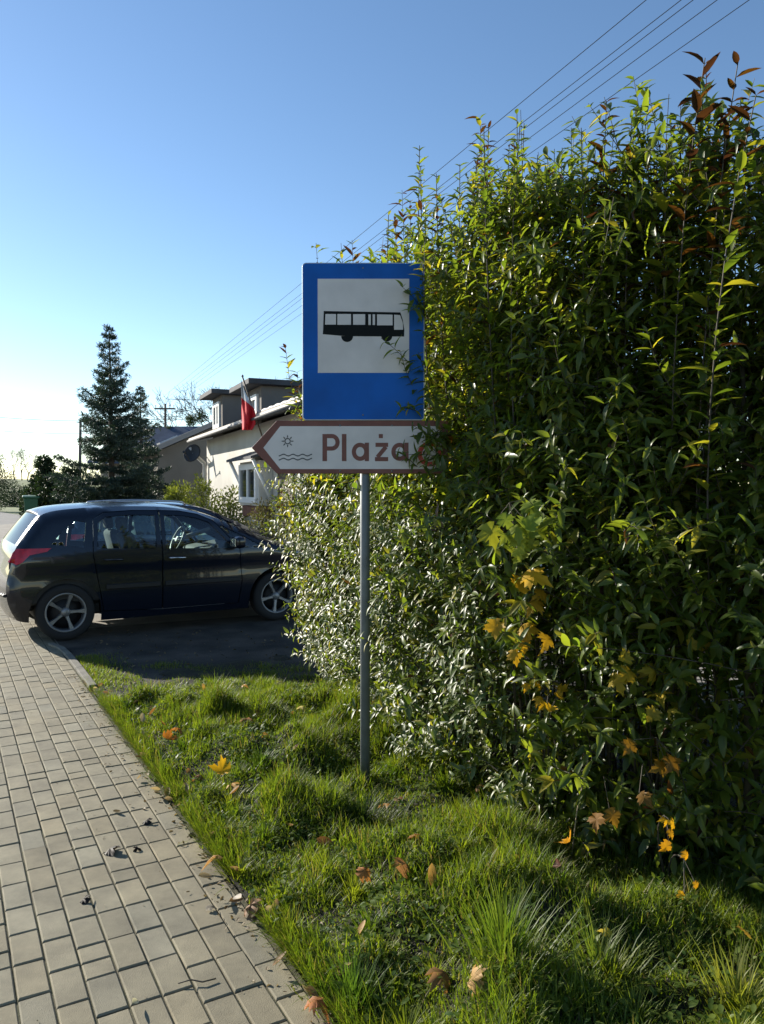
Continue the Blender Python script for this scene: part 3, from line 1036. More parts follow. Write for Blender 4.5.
# pale old stems low in the right-hand part
for u, Y in ((748, 3.05), (755, 3.1)):
    b = at(u, 560, Y)
    stems.tube([(b.x + 0.02, Y, 0), (b.x, Y, 1.2), (b.x - 0.02, Y + 0.03, 2.2)], [0.016, 0.013, 0.009], 8)
LU.build('upper_foliage', LEAF, hedge, seed=1, loc=tuple(hedge.location)).location = (0, 0, 0)
LS.build('lower_foliage', LEAF_GLOSS, hedge, seed=2, loc=tuple(hedge.location)).location = (0, 0, 0)
stems.build('branchwork', TWIG, hedge, loc=hedge.location).location = (0, 0, 0)

# ------------------------------------------------------------------ maple leaves: saplings in the hedge, fallen leaves on the ground
def maple_template(curl=0.25, fold=0.15):
    half = [(0.0, 0.0), (-0.02, 0.13), (0.05, 0.34), (0.16, 0.22), (0.27, 0.46), (0.37, 0.40), (0.50, 0.52), (0.50, 0.33), (0.60, 0.29), (0.55, 0.15), (0.75, 0.20), (0.80, 0.10), (1.0, 0.0)]
    out = half + [(x, -y) for x, y in half[-2:0:-1]]
    vs = [(0.36, 0, 0.0)]
    for i, (x, y) in enumerate(out):
        rr = (x - 0.36) ** 2 + y * y
        vs.append((x, y, -curl * rr * 1.6 + fold * abs(y) + 0.03 * math.sin(9 * x + 7 * y)))
    n = len(out)
    t = [(0, 1 + i, 1 + (i + 1) % n) for i in range(n)]
    return np.array(vs, float), np.zeros((0, 4), int), np.array(t)[:, ::-1].copy()


MT = [maple_template(0.5, 0.25), maple_template(0.9, -0.2), maple_template(-0.5, 0.45), maple_template(0.8, 0.5)]
r = np.random.default_rng(77)
YEL, GRN, ORG, DKB = (0.50, 0.30, 0.012), (0.10, 0.17, 0.02), (0.30, 0.10, 0.02), (0.10, 0.06, 0.035)


def sapling(label, foot, leaves, col_a, col_b, seed):
    """foot (u, v, Y) and leaf clusters [(u, v, Y, n, size)]"""
    r = np.random.default_rng(seed)
    f = at(foot[0], foot[1], foot[2] + 0.3); f.z = 0.03
    e = empty('maple_sapling', f)
    tag(e, label, 'maple sapling', 'maple saplings growing through the hedge')
    st, L = MB(), Leaves(MT)
    for (u, v, Y, n, size) in leaves:
        t = at(u, v, Y)
        top = t + Vector((0, 0.06, 0.05))
        mid = (f + top) / 2 + Vector((r.normal(0, 0.04), 0.05, 0.1))
        st.tube([tuple(Vector(x) - f) for x in bezier(np.array(f), np.array(mid), np.array(top), 7)], [0.005 - 0.0005 * i for i in range(7)], 5, cap=False)
        size *= 0.86
        P = np.array(t) + r.normal(0, 1, (n, 3)) * size * (0.75, 0.45, 0.75)
        D = np.stack([r.normal(0, 0.7, n), -np.abs(r.normal(0.5, 0.3, n)), r.normal(-0.6, 0.45, n)], -1)
        U = np.stack([r.normal(0, 0.3, n), -np.full(n, 0.8), np.full(n, 0.6)], -1)
        L.add(P - np.array(f), D, U, size * r.uniform(0.7, 1.15, n), mixcol(col_a, col_b, r.random(n)) * r.uniform(0.85, 1.15, (n, 1)))
        for p in P:
            if (Vector(p) - top).length < 0.13: st.tube([tuple(top - f), tuple(Vector(p) - f)], 0.0015, 3, cap=False)
    L.build('foliage', DRY, e, seed=seed)
    st.build('stem', TWIG, e)


sapling('maple sapling with green leaves turning yellow at their lower edge', (520, 800, 3.5), [(512, 515, 3.12, 9, 0.125), (520, 545, 3.10, 5, 0.09)], (0.16, 0.24, 0.03), (0.26, 0.27, 0.025), 31)
sapling('maple sapling with bright yellow leaves halfway up the hedge', (545, 830, 3.35), [(532, 606, 3.22, 6, 0.135), (522, 628, 3.2, 3, 0.10), (552, 690, 3.2, 3, 0.085), (524, 688, 3.25, 2, 0.07), (560, 712, 3.15, 2, 0.085)], YEL, (0.36, 0.22, 0.015), 32)
sapling('maple sapling with dull olive and yellow leaves deep in the hedge shade', (655, 860, 3.15), [(645, 672, 2.92, 4, 0.10), (678, 688, 2.9, 3, 0.10), (655, 715, 2.9, 2, 0.08), (700, 640, 2.9, 2, 0.08)], (0.40, 0.25, 0.015), (0.22, 0.20, 0.02), 33)
sapling('maple sapling with rust brown leaves above a hanging yellow one', (672, 880, 3.0), [(662, 756, 2.85, 4, 0.095), (648, 783, 2.8, 1, 0.09), (608, 795, 2.92, 2, 0.08)], (0.24, 0.135, 0.010), (0.17, 0.075, 0.010), 34)
sapling('small maple seedling with glowing yellow leaves at the foot of the hedge', (668, 905, 2.78), [(670, 836, 2.72, 5, 0.06), (690, 880, 2.75, 2, 0.05)], (0.62, 0.36, 0.01), (0.5, 0.22, 0.01), 35)


def fallen_leaf(u, v, size, col, label, seed, tmpl=None, lift=0.03, group=None, path=False, Lup=0.5):
    p = G(u, v, 0.0 if path else 0.09)
    z = 0.004 if path else float(hv(p.x, p.y)) + lift
    r = np.random.default_rng(seed)
    L = Leaves([tmpl or MT[seed % 3]])
    a = r.uniform(0, 6.283)
    L.add(np.array((-0.35 * size * math.cos(a), -0.35 * size * math.sin(a), 0.012 if path else 0.01)), np.array((math.cos(a), math.sin(a), r.normal(0, 0.15))), np.array((r.normal(0, Lup), r.normal(0, Lup), 1.0)), np.array([size]), np.array(col) * r.uniform(0.9, 1.1))
    o = L.build('fallen_leaf', DRY, None, seed=seed)
    o.location = (p.x, p.y, z)
    tag(o, label, 'fallen leaf', group or 'fallen leaves')


CURL = maple_template(1.3, 0.55)
BEECH = leaf_template(0.5, -0.4, 0.7, 0.5, 4)
fallen_leaf(222, 779, 0.12, (0.72, 0.42, 0.015), 'bright yellow maple leaf lying on the grass, the most vivid one', 1, MT[2], 0.07)
fallen_leaf(232, 787, 0.08, (0.40, 0.22, 0.04), 'dull tan leaf tucked against the bright yellow maple leaf', 2, CURL, 0.05)
fallen_leaf(168, 739, 0.11, (0.50, 0.19, 0.035), 'orange brown leaf on the lit grass nearest the driveway', 3, MT[2], 0.06)
fallen_leaf(178, 732, 0.08, (0.40, 0.17, 0.04), 'smaller rusty leaf behind the orange brown one near the driveway', 4, CURL, 0.06)
fallen_leaf(246, 737, 0.10, (0.30, 0.16, 0.06), 'curled pale brown leaf in the grass midway to the hedge', 5, CURL, 0.05)
fallen_leaf(218, 848, 0.09, (0.36, 0.21, 0.10), 'upright tan leaf at the paving edge beside the lit grass', 6, CURL, 0.03)
fallen_leaf(208, 870, 0.08, (0.30, 0.24, 0.17), 'greyish curled leaf overhanging the paving edge', 7, BEECH, 0.03)
fallen_leaf(250, 893, 0.09, (0.22, 0.12, 0.06), 'dark brown cupped leaf at the paving edge below the greyish ones', 8, CURL, 0.03)
fallen_leaf(237, 890, 0.07, (0.34, 0.30, 0.24), 'pale grey curled leaf next to the dark brown cupped one', 9, BEECH, 0.03)
fallen_leaf(316, 990, 0.085, (0.36, 0.15, 0.06), 'reddish brown crumpled leaf beside the feathery grass tuft', 10, CURL, 0.04)
fallen_leaf(365, 884, 0.075, (0.42, 0.18, 0.05), 'small orange leaf on the grass in front of the sign pole', 11, MT[1], 0.06)
fallen_leaf(406, 886, 0.10, (0.36, 0.18, 0.08), 'upright tan leaf standing in the grass right of the sign pole', 12, CURL, 0.05, Lup=1.2)
fallen_leaf(446, 984, 0.11, (0.30, 0.16, 0.06), 'large brown leaf half buried under the tallest grass tuft', 13, MT[1], 0.05)
fallen_leaf(472, 1010, 0.10, (0.42, 0.26, 0.10), 'sunlit tan leaf on edge below the tallest grass tuft', 14, CURL, 0.05, Lup=1.0)
fallen_leaf(570, 868, 0.09, (0.62, 0.30, 0.03), 'orange yellow leaf at the hedge foot catching the sun', 15, MT[2], 0.10, Lup=1.0)
fallen_leaf(608, 858, 0.07, (0.45, 0.33, 0.16), 'pale straw coloured leaf at the hedge foot', 16, CURL, 0.08, Lup=1.0)
fallen_leaf(556, 905, 0.07, (0.10, 0.035, 0.02), 'narrow reddish leaf standing upright behind the tallest grass tuft', 17, BEECH, 0.07, Lup=1.4)
fallen_leaf(372, 735, 0.06, (0.55, 0.22, 0.03), 'small orange leaf low against the hedge just behind the pole', 18, MT[2], 0.10)
fallen_leaf(606, 962, 0.05, (0.55, 0.42, 0.04), 'little yellow leaf among the grass right of the tallest tuft', 19, MT[0], 0.08)
fallen_leaf(745, 965, 0.06, (0.50, 0.30, 0.04), 'yellow leaf near the lower right corner of the verge', 20, MT[0], 0.10)
fallen_leaf(300, 722, 0.06, (0.50, 0.42, 0.10), 'pale yellow leaf beside the hedge flank on the far grass', 28, MT[0], 0.07)
fallen_leaf(110, 853, 0.085, (0.014, 0.011, 0.009), 'black shrivelled leaf on the paving, largest of the dark ones', 21, CURL, path=True)
fallen_leaf(83, 902, 0.060, (0.014, 0.011, 0.009), 'black shrivelled leaf on the paving nearest the camera', 22, CURL, path=True)
fallen_leaf(138, 851, 0.045, (0.014, 0.011, 0.009), 'small dark leaf on the paving right of the largest one', 23, CURL, path=True)
fallen_leaf(146, 824, 0.06, (0.014, 0.011, 0.009), 'dark leaf on the paving farthest from the camera', 24, CURL, path=True)
fallen_leaf(193, 837, 0.045, (0.014, 0.011, 0.009), 'small dark leaf on the paving close to the grass edge', 25, CURL, path=True)
fallen_leaf(118, 814, 0.05, (0.10, 0.08, 0.06), 'thin brownish leaf on the paving beside the farthest dark one', 26, BEECH, path=True)
fallen_leaf(135, 1008, 0.045, (0.52, 0.50, 0.40), 'pale whitish leaf lying on a paving block at the front', 27, BEECH, path=True)
fallen_leaf(210, 911, 0.045, (0.20, 0.18, 0.14), 'pale skeleton leaf flat on the paving by the edge', 29, MT[0], path=True)
# remaining small leaves along the paving edge: nothing tells them apart
r = np.random.default_rng(9)
for i in range(64):
    s = r.uniform(1.6, 6.4); e_ = r.normal(0.06, 0.07)
    p = edge_pt(s, e_)
    L = Leaves([BEECH])
    a = r.uniform(0, 6.28)
    L.add(np.array((0, 0, 0.008)), np.array((math.cos(a), math.sin(a), r.normal(0, 0.3))), np.array((r.normal(0, .6), r.normal(0, .6), 1)), np.array([r.uniform(0.03, 0.075)]), mixcol((0.20, 0.11, 0.05), (0.40, 0.33, 0.22), [r.random()])[0])
    o = L.build('fallen_leaf', DRY, None, seed=i)
    o.location = (p.x, p.y, max(0.004, float(hv(p.x, p.y)) + 0.008))
    tag(o, 'small dry brown leaf lying along the paving edge', 'fallen leaf', 'small dry leaves along the paving edge')
for i in range(46):
    s = r.uniform(1.7, 6.3); e_ = r.uniform(0.18, 1.7)
    p = edge_pt(s, e_)
    if not in_verge(np.array([p.x]), np.array([p.y]))[0]: continue
    L = Leaves([BEECH if r.random() < 0.5 else CURL])
    a = r.uniform(0, 6.28)
    L.add(np.array((0, 0, 0.0)), np.array((math.cos(a), math.sin(a), r.normal(0, 0.4))), np.array((r.normal(0, .7), r.normal(0, .7), 1)), np.array([r.uniform(0.04, 0.085)]), mixcol((0.16, 0.07, 0.025), (0.42, 0.26, 0.08), [r.random()])[0])
    o = L.build('fallen_leaf', DRY, None, seed=i)
    o.location = (p.x, p.y, float(hv(p.x, p.y)) + r.uniform(0.02, 0.06))
    tag(o, 'small brown leaf caught among the blades of the verge grass', 'fallen leaf', 'small brown leaves caught in the grass')
# a twig on the paving
p = G(197, 984)
o = MB().tube([(-0.06, -0.01, 0.006), (-0.02, 0.0, 0.012), (0.02, -0.006, 0.008), (0.06, 0.015, 0.006)], 0.0025, 5).build('twig', TWIG)
o.location = (p.x, p.y, 0.003)
tag(o, 'short bent twig lying on the paving blocks', 'twig')
# dry grass stalk leaning at the hedge foot
p = at(570, 870, 3.2)
q = at(588, 760, 3.25)
o = MB().tube([tuple(Vector((0, 0, -p.z + 0.05))), tuple((q - p) * 0.5 + Vector((-0.01, 0, 0.01))), tuple(q - p)], [0.003, 0.0025, 0.004], 5).build('dry_stalk', mat('straw', (0.30, 0.24, 0.14), 0.8))
o.location = p
tag(o, 'thin dry straw coloured stalk leaning at the hedge foot', 'plant stalk')

# ------------------------------------------------------------------ cars
def pip(p, poly):
    x, y = p; c = False; n = len(poly); j = n - 1
    for i in range(n):
        xi, yi = poly[i]; xj, yj = poly[j]
        if (yi > y) != (yj > y) and x < (xj - xi) * (y - yi) / (yj - yi) + xi: c = not c
        j = i
    return c


def resample(poly, step, closed=True):
    out = []
    n = len(poly)
    for i in range(n if closed else n - 1):
        a, b = Vector(poly[i][:2]), Vector(poly[(i + 1) % n][:2])
        k = max(1, int(round((b - a).length / step)))
        for j in range(k): out.append(tuple(a + (b - a) * j / k))
    if not closed: out.append(tuple(poly[-1][:2]))
    return out


def chaikin(poly, closed=False, it=2):
    for _ in range(it):
        o = []
        n = len(poly)
        if not closed: o.append(poly[0])
        for i in range(n if closed else n - 1):
            a, b = poly[i], poly[(i + 1) % n]
            o.append((a[0] * .75 + b[0] * .25, a[1] * .75 + b[1] * .25)); o.append((a[0] * .25 + b[0] * .75, a[1] * .25 + b[1] * .75))
        if not closed: o.append(poly[-1])
        poly = o
    return poly


def seg_dist(p, pts):
    P = np.array(p)
    A = np.array(pts[:-1]); B = np.array(pts[1:])
    AB = B - A
    t = np.clip(((P - A) * AB).sum(1) / np.maximum((AB * AB).sum(1), 1e-9), 0, 1)
    return float(np.min(np.linalg.norm(A + AB * t[:, None] - P, axis=1)))


def build_car(name, label, O, paint, hubs, loc, rz, side_windows, doors, lamp, W0=0.87, rc=0.10, rail=True, seed=1, WR=0.31, mould=True):
    """O: silhouette from the rear bumper's bottom over the roof to the front bumper's bottom, local x forward, z up"""
    root = empty(name, loc, rz)
    tag(root, label, 'car', 'cars parked on the driveway')
    Os = chaikin(O, False, 2)
    silh = resample(Os, 0.05, False)

    def Wz(z):
        if z < 0.55: return W0 - 0.05 * ((0.55 - z) / 0.35) ** 2
        if z < 0.93: return W0
        return W0 - 0.20 * ((z - 0.93) / 0.55) ** 1.15

    def ys(x, z, off=0.0):
        d = seg_dist((x, z), silh)
        y = Wz(z) - rc
        if d < rc: y += math.sqrt(max(0, rc * rc - (rc - d) ** 2))
        else: y += rc
        # crease and shoulder
        y += 0.012 * math.exp(-((z - 0.86) / 0.035) ** 2) - 0.010 * math.exp(-((z - 0.70) / 0.05) ** 2)
        return y - off

    def panel(nm, poly, holes, m, parent, off=0.0, thick=0.012, sides=(-1, 1), g=0.055, smooth_=True):
        pb = resample(poly, 0.04)
        hb = [resample(h, 0.04) for h in holes]
        vs, es = [], []
        for lp_ in [pb] + hb:
            o = len(vs); k = len(lp_)
            vs += lp_
            es += [(o + i, o + (i + 1) % k) for i in range(k)]
        nb = len(vs)
        bnd = np.array(vs)
        xs = [p[0] for p in pb]; zs = [p[1] for p in pb]
        x = min(xs) + g / 2
        while x < max(xs):
            z = min(zs) + g / 2
            while z < max(zs):
                if pip((x, z), pb) and not any(pip((x, z), h) for h in hb) and np.min(np.linalg.norm(bnd - (x, z), axis=1)) > 0.025:
                    vs.append((x, z))
                z += g
            x += g
        rv, re_, rf, *_ = delaunay_2d_cdt([Vector(v) for v in vs], es, [], 0, 1e-5)
        fs = []
        for f in rf:
            c = sum((rv[i] for i in f), Vector((0, 0))) / len(f)
            if pip(c, pb) and not any(pip(c, h) for h in hb): fs.append(list(f))
        outs = []
        mb = MB()
        for sgn in sides:
            V3 = [(v.x, sgn * ys(v.x, v.y, off), v.y) for v in rv]
            F3 = fs if sgn < 0 else [f[::-1] for f in fs]
            # orient: outward is sgn*Y
            f0 = F3[0]
            nn = (Vector(V3[f0[1]]) - Vector(V3[f0[0]])).cross(Vector(V3[f0[2]]) - Vector(V3[f0[0]]))
            if nn.y * sgn < 0: F3 = [f[::-1] for f in F3]
            mb.add(V3, F3, smooth_)
        o = mb.build(nm, m, parent)
        if thick:
            sm = o.modifiers.new('solid', 'SOLIDIFY'); sm.thickness = thick; sm.offset = -1
            es = o.modifiers.new('edges', 'EDGE_SPLIT'); es.split_angle = R(38)
        return o

    # wheel arches cut from the sides
    def arch(c, rr=0.372): return [(c[0] + rr * math.cos(R(a)), c[1] + rr * math.sin(R(a))) for a in range(180, -1, -9)]
    zs0 = O[0][1]
    bottom = [(O[-1][0] - 0.03, 0.2)]
    hf, hr = hubs[1], hubs[0]
    bottom += [(hf[0] + 0.372, 0.19), (hf[0] + 0.372, hf[1])] + arch(hf)[::-1][1:-1] + [(hf[0] - 0.372, hf[1]), (hf[0] - 0.372, 0.19), (hr[0] + 0.372, 0.19), (hr[0] + 0.372, hr[1])] + arch(hr)[::-1][1:-1] + [(hr[0] - 0.372, hr[1]), (hr[0] - 0.372, 0.23)]
    outline = [tuple(p) for p in Os] + bottom

    def grow(poly, d):
        c = Vector((sum(p[0] for p in poly) / len(poly), sum(p[1] for p in poly) / len(poly)))
        out = []
        n = len(poly)
        area = sum(poly[i][0] * poly[(i + 1) % n][1] - poly[(i + 1) % n][0] * poly[i][1] for i in range(n))
        sg = 1 if area > 0 else -1
        for i in range(n):
            a, b, c_ = Vector(poly[i - 1]), Vector(poly[i]), Vector(poly[(i + 1) % n])
            n1 = Vector(((b - a).y, -(b - a).x)).normalized() * sg; n2 = Vector(((c_ - b).y, -(c_ - b).x)).normalized() * sg
            m_ = (n1 + n2)
            if m_.length < 1e-4: m_ = n1
            m_ = m_.normalized()
            k = d / max(0.5, m_.dot(n1))
            out.append(tuple(b + m_ * k))
        return out

    holes = [grow(d['poly'], 0.009) for d in doors] + [grow(w, 0.0) for w in side_windows]
    body = panel('body', outline, holes, paint, root)
    tint = MATS.get('car_glass') or glass_mat('car_glass', (0.82, 0.97, 0.95), 0.09, 0.99)
    rub = mat('black_rubber', (0.012, 0.012, 0.013), 0.6)
    chrome = mat('chrome_trim', (0.55, 0.56, 0.58), 0.25, 1.0)
    for wpoly in side_windows:
        for sg in (-1, 1): panel('side_window', grow(wpoly, 0.006), [], tint, root, 0.012, 0, sides=(sg,))
    for d in doors:
        for sg in (-1, 1):
            dr = panel('door', d['poly'], [d['win']], paint, root, sides=(sg,))
            panel('window', grow(d['win'], 0.006), [], tint, dr, 0.012, 0, sides=(sg,))
            hx, hz = d['handle']
            y = ys(hx, hz)
            hb = MB().tube([(hx - 0.10, sg * (y - 0.004), hz), (hx - 0.085, sg * (y + 0.030), hz + 0.002), (hx + 0.085, sg * (y + 0.030), hz - 0.002), (hx + 0.10, sg * (y - 0.004), hz - 0.004)], 0.011, 8)
            hb.build('handle', chrome if d.get('chrome') else paint, dr)
            if mould:
                xs = [p[0] for p in d['poly'] if p[1] < 0.6]
                xa, xb = min(xs) + 0.02, max(xs) - 0.02
                nseg = 8
                mb = MB()
                for k in range(nseg):
                    x0_, x1_ = xa + (xb - xa) * k / nseg, xa + (xb - xa) * (k + 1) / nseg
                    ya, yb_ = ys(x0_, 0.56), ys(x1_, 0.56)
                    mb.add([(x0_, sg * (ya - 0.002), 0.535), (x1_, sg * (yb_ - 0.002), 0.535), (x1_, sg * (yb_ + 0.012), 0.545), (x0_, sg * (ya + 0.012), 0.545), (x0_, sg * (ya + 0.012), 0.585), (x1_, sg * (yb_ + 0.012), 0.585), (x1_, sg * (yb_ - 0.002), 0.595), (x0_, sg * (ya - 0.002), 0.595)], [[0, 1, 2, 3], [3, 2, 5, 4], [4, 5, 6, 7]])
                mb.build('moulding', rub, dr)
    # wrap strip: everything between the two sides, cut into named panels along the silhouette
    cum = [0]
    for a, b in zip(silh[:-1], silh[1:]): cum.append(cum[-1] + math.hypot(b[0] - a[0], b[1] - a[1]))
    rows = []
    k = len(silh)
    for i, (x, z) in enumerate(silh):
        a, b = silh[max(0, i - 1)], silh[min(k - 1, i + 1)]
        t = Vector((b[0] - a[0], b[1] - a[1])).normalized()
        nn = Vector((-t.y, t.x))
        Y = Wz(z) - rc
        row = []
        for j in range(17):
            f = -1 + 2 * j / 16
            bul = 0.045 * (1 - f * f)
            row.append((x + nn.x * bul, Y * f, z + nn.y * bul))
        rows.append(row)

    def strip(nm, i0, i1, j0, j1, m, parent=root, thick=0.012):
        vs = [p for row in rows[i0:i1 + 1] for p in row[j0:j1 + 1]]
        wj = j1 - j0 + 1
        fs = []
        for i in range(i1 - i0):
            for j in range(wj - 1):
                fs.append([i * wj + j, i * wj + j + 1, (i + 1) * wj + j + 1, (i + 1) * wj + j])
        # outward = away from the car's middle
        c = Vector((1.3, 0, 0.7))
        f = fs[len(fs) // 2]
        nn = (Vector(vs[f[1]]) - Vector(vs[f[0]])).cross(Vector(vs[f[2]]) - Vector(vs[f[0]]))
        if nn.dot(Vector(vs[f[0]]) - c) < 0: fs = [f[::-1] for f in fs]
        o = MB().add(vs, fs, True).build(nm, m, parent)
        if thick:
            sm = o.modifiers.new('solid', 'SOLIDIFY'); sm.thickness = thick; sm.offset = -1
            es = o.modifiers.new('edges', 'EDGE_SPLIT'); es.split_angle = R(38)
        return o

    def idx(test):
        for i, p in enumerate(silh):
            if test(p): return i
        return k - 1
    i_b = idx(lambda p: p[1] > 0.66)
    i_g0 = idx(lambda p: p[1] > lamp['glass0'])
    i_g1 = idx(lambda p: p[1] > lamp['glass1'])
    i_w0 = idx(lambda p: p[0] > lamp['ws0'])
    i_w1 = idx(lambda p: p[0] > lamp['ws1'])
    i_n = idx(lambda p: p[0] > 1 and p[1] < 0.66)
    strip('rear_bumper', 0, i_b, 0, 16, paint)
    tg = strip('tailgate', i_b, i_g0, 0, 16, paint)
    strip('pillar', i_g0, i_g1, 0, 1, paint); strip('pillar', i_g0, i_g1, 15, 16, paint)
    strip('rear_window', i_g0, i_g1, 1, 15, MATS.get('rear_glass') or glass_mat('rear_glass', (0.5, 0.55, 0.56), 0.05, 0.35), root, 0)
    strip('roof', i_g1, i_w0, 0, 16, paint)
    strip('pillar', i_w0, i_w1, 0, 1, paint); strip('pillar', i_w0, i_w1, 15, 16, paint)
    strip('windscreen', i_w0, i_w1, 1, 15, tint, root, 0)
    strip('bonnet', i_w1, i_n, 0, 16, paint)
    strip('front_bumper', i_n, k - 1, 0, 16, paint)
    # spoiler lip over the rear window
    if lamp.get('spoiler'):
        sx, sz = lamp['spoiler']
        mb = MB()
        prof = [(0.12, 0.010), (-0.02, 0.004), (-0.13, -0.030), (-0.14, -0.045), (-0.02, -0.035), (0.12, -0.02)]
        n_ = 12
        vs = []
        for j in range(n_ + 1):
            f = -1 + 2 * j / n_
            for (dx, dz) in prof: vs.append((sx + dx + 0.05 * f * f, f * 0.60, sz + dz + 0.05 * (1 - f * f)))
        fs = []
        p_ = len(prof)
        for j in range(n_):
            for q_ in range(p_): fs.append([j * p_ + q_, j * p_ + (q_ + 1) % p_, (j + 1) * p_ + (q_ + 1) % p_, (j + 1) * p_ + q_])
        fs.append(list(range(p_))[::-1]); fs.append([n_ * p_ + q_ for q_ in range(p_)])
        mb.add(vs, fs, True).build('spoiler', paint, root)
    # tail lamps and headlamps wrap round the corners
    red = mat('tail_lamp_red', (0.50, 0.010, 0.016), 0.12, coat=0.6, var=0.25, vscale=20)
    clearl = mat('headlamp_clear', (0.45, 0.47, 0.5), 0.1, coat=0.8)
    for sg in (-1, 1):
        panel('tail_lamp', lamp['tail'], [], red, root, -0.006, 0.02, sides=(sg,), g=0.04)
        panel('headlamp', lamp['head'], [], clearl, root, -0.006, 0.02, sides=(sg,), g=0.04)
        rvs = []
    # bumper protector strip at the rear
    mb = MB()
    for j in range(16):
        a, b = rows[idx(lambda p: p[1] > 0.50)][j], rows[idx(lambda p: p[1] > 0.50)][j + 1]
        mb.tube([(a[0] - 0.01, a[1], a[2]), (b[0] - 0.01, b[1], b[2])], 0.018, 6)
    mb.build('bumper_strip', rub, root)
    # underbody, wheel wells
    ub = MB()
    ub.box((1.3, 0, 0.31), (3.2, 1.30, 0.14), bev=0.03)
    for h in hubs:
        for sg in (-1, 1):
            nA = 14
            vs = []
            for a in range(nA + 1):
                th = math.pi * (1.08 * a / nA - 0.04)
                for yy in (0.52, W0 - 0.02): vs.append((h[0] + 0.385 * math.cos(th), sg * yy, h[1] + 0.385 * math.sin(th)))
            ub.add(vs, [[2 * a, 2 * a + 1, 2 * a + 3, 2 * a + 2] for a in range(nA)], True)
            ub.prism([(h[0] + 0.39 * math.cos(math.pi * a / 12), h[1] + 0.39 * math.sin(math.pi * a / 12)) for a in range(13)], 0.01, Matrix(((1, 0, 0, 0), (0, 0, 1, sg * 0.52), (0, 1, 0, 0), (0, 0, 0, 1))))
    ub.build('underbody', rub, root)
    # cabin
    trim = mat('cabin_trim', (0.045, 0.047, 0.05), 0.8, var=0.2, vscale=6)
    fabric = mat('seat_fabric', (0.06, 0.062, 0.068), 0.95, var=0.2, vscale=30)
    cab = MB().box((0.95, 0, 0.42), (2.9, 1.44, 0.06), bev=0.02)
    cab.box((2.02, 0, 0.80), (0.55, 1.40, 0.26), Euler((0, R(-8), 0)).to_matrix(), 0.08)
    cab.box((0.75, -0.74, 0.66), (2.6, 0.06, 0.50), bev=0.02).box((0.75, 0.74, 0.66), (2.6, 0.06, 0.50), bev=0.02)
    cab.build('dashboard', trim, root)
    for (sx, sy) in ((1.05, -0.36), (1.05, 0.36), (0.15, -0.42), (0.15, 0.0), (0.15, 0.42)):
        wd = 0.5 if sx > 0.5 else 0.40
        st = MB().box((sx + 0.05, sy, 0.60), (0.52, wd, 0.16), Euler((0, R(-8), 0)).to_matrix(), 0.06)
        st.box((sx - 0.24, sy, 0.86), (0.13, wd * 0.96, 0.60), Euler((0, R(-14), 0)).to_matrix(), 0.06)
        seat = st.build('seat', fabric, root)
        MB().box((sx - 0.345, sy, 1.245), (0.09, 0.26, 0.17), Euler((0, R(-10), 0)).to_matrix(), 0.04).tube([(sx - 0.33, sy - 0.06, 1.18), (sx - 0.32, sy - 0.06, 1.10)], 0.006, 6).tube([(sx - 0.33, sy + 0.06, 1.18), (sx - 0.32, sy + 0.06, 1.10)], 0.006, 6).build('headrest', fabric, seat)
    M = Matrix.Translation((1.60, 0.36, 0.99)) @ Euler((0, R(-66), 0)).to_matrix().to_4x4()
    ringp = [(0.185 + 0.016 * math.cos(t), 0.016 * math.sin(t)) for t in np.linspace(0, 2 * math.pi, 9)[:-1]]
    MB().lathe(ringp, 28, M, True, True).box(M @ Vector((0, 0, 0)), (0.09, 0.09, 0.05), Euler((0, R(-66), 0)).to_matrix(), 0.02).tube([M @ Vector((0, -0.18, 0)), M @ Vector((0, 0.18, 0))], 0.014, 6).tube([M @ Vector((0, 0, 0)), M @ Vector((0.3, 0, -0.35))], 0.03, 8).build('steering_wheel', mat('steering_wheel_lit_grey', (0.22, 0.22, 0.22), 0.45), root)  # lighter grey stands in for sunlight falling on the wheel
    MB().box((1.78, 0.0, 1.32), (0.03, 0.22, 0.07), bev=0.015).build('rear_view_mirror', trim, root)
    # roof rails
    if rail:
        for sg in (-1, 1):
            mb = MB()
            pts = []
            for (x, z) in silh:
                if lamp['rail'][0] < x < lamp['rail'][1] and z > 1.2: pts.append((x, sg * (Wz(z) - rc - 0.0), z + 0.035))
            pts = [(pts[0][0] - 0.05, pts[0][1], pts[0][2] - 0.04)] + pts + [(pts[-1][0] + 0.05, pts[-1][1], pts[-1][2] - 0.04)]
            mb.tube(pts, 0.014, 8)
            mid = pts[len(pts) // 2]
            mb.box((mid[0], mid[1], mid[2] - 0.02), (0.06, 0.02, 0.04), bev=0.004)
            mb.build('roof_rail', mat('rail_aluminium', (0.5, 0.5, 0.52), 0.3, 0.9), root)
    # door mirrors
    for sg in (-1, 1):
        mx, mz = lamp['mirror']
        y = ys(mx, mz - 0.08)
        mm = MB().box((mx, sg * (y + 0.12), mz), (0.13, 0.20, 0.14), Euler((0, 0, sg * R(-8))).to_matrix(), 0.045).tube([(mx, sg * (y - 0.01), mz - 0.06), (mx, sg * (y + 0.06), mz - 0.03)], 0.022, 8).build('mirror', paint, root)
        MB().box((mx - 0.064, sg * (y + 0.12), mz), (0.008, 0.16, 0.10), bev=0.002).build('mirror_glass', chrome, mm)
    # wheels
    tyre = mat('tyre_rubber', (0.016, 0.016, 0.017), 0.85, bump=0.3, bscale=80)
    alloy = mat('alloy_wheel', (0.24, 0.24, 0.245), 0.42, 0.6)
    dark = mat('brake_dark', (0.02, 0.02, 0.022), 0.6, 0.4)
    first = None
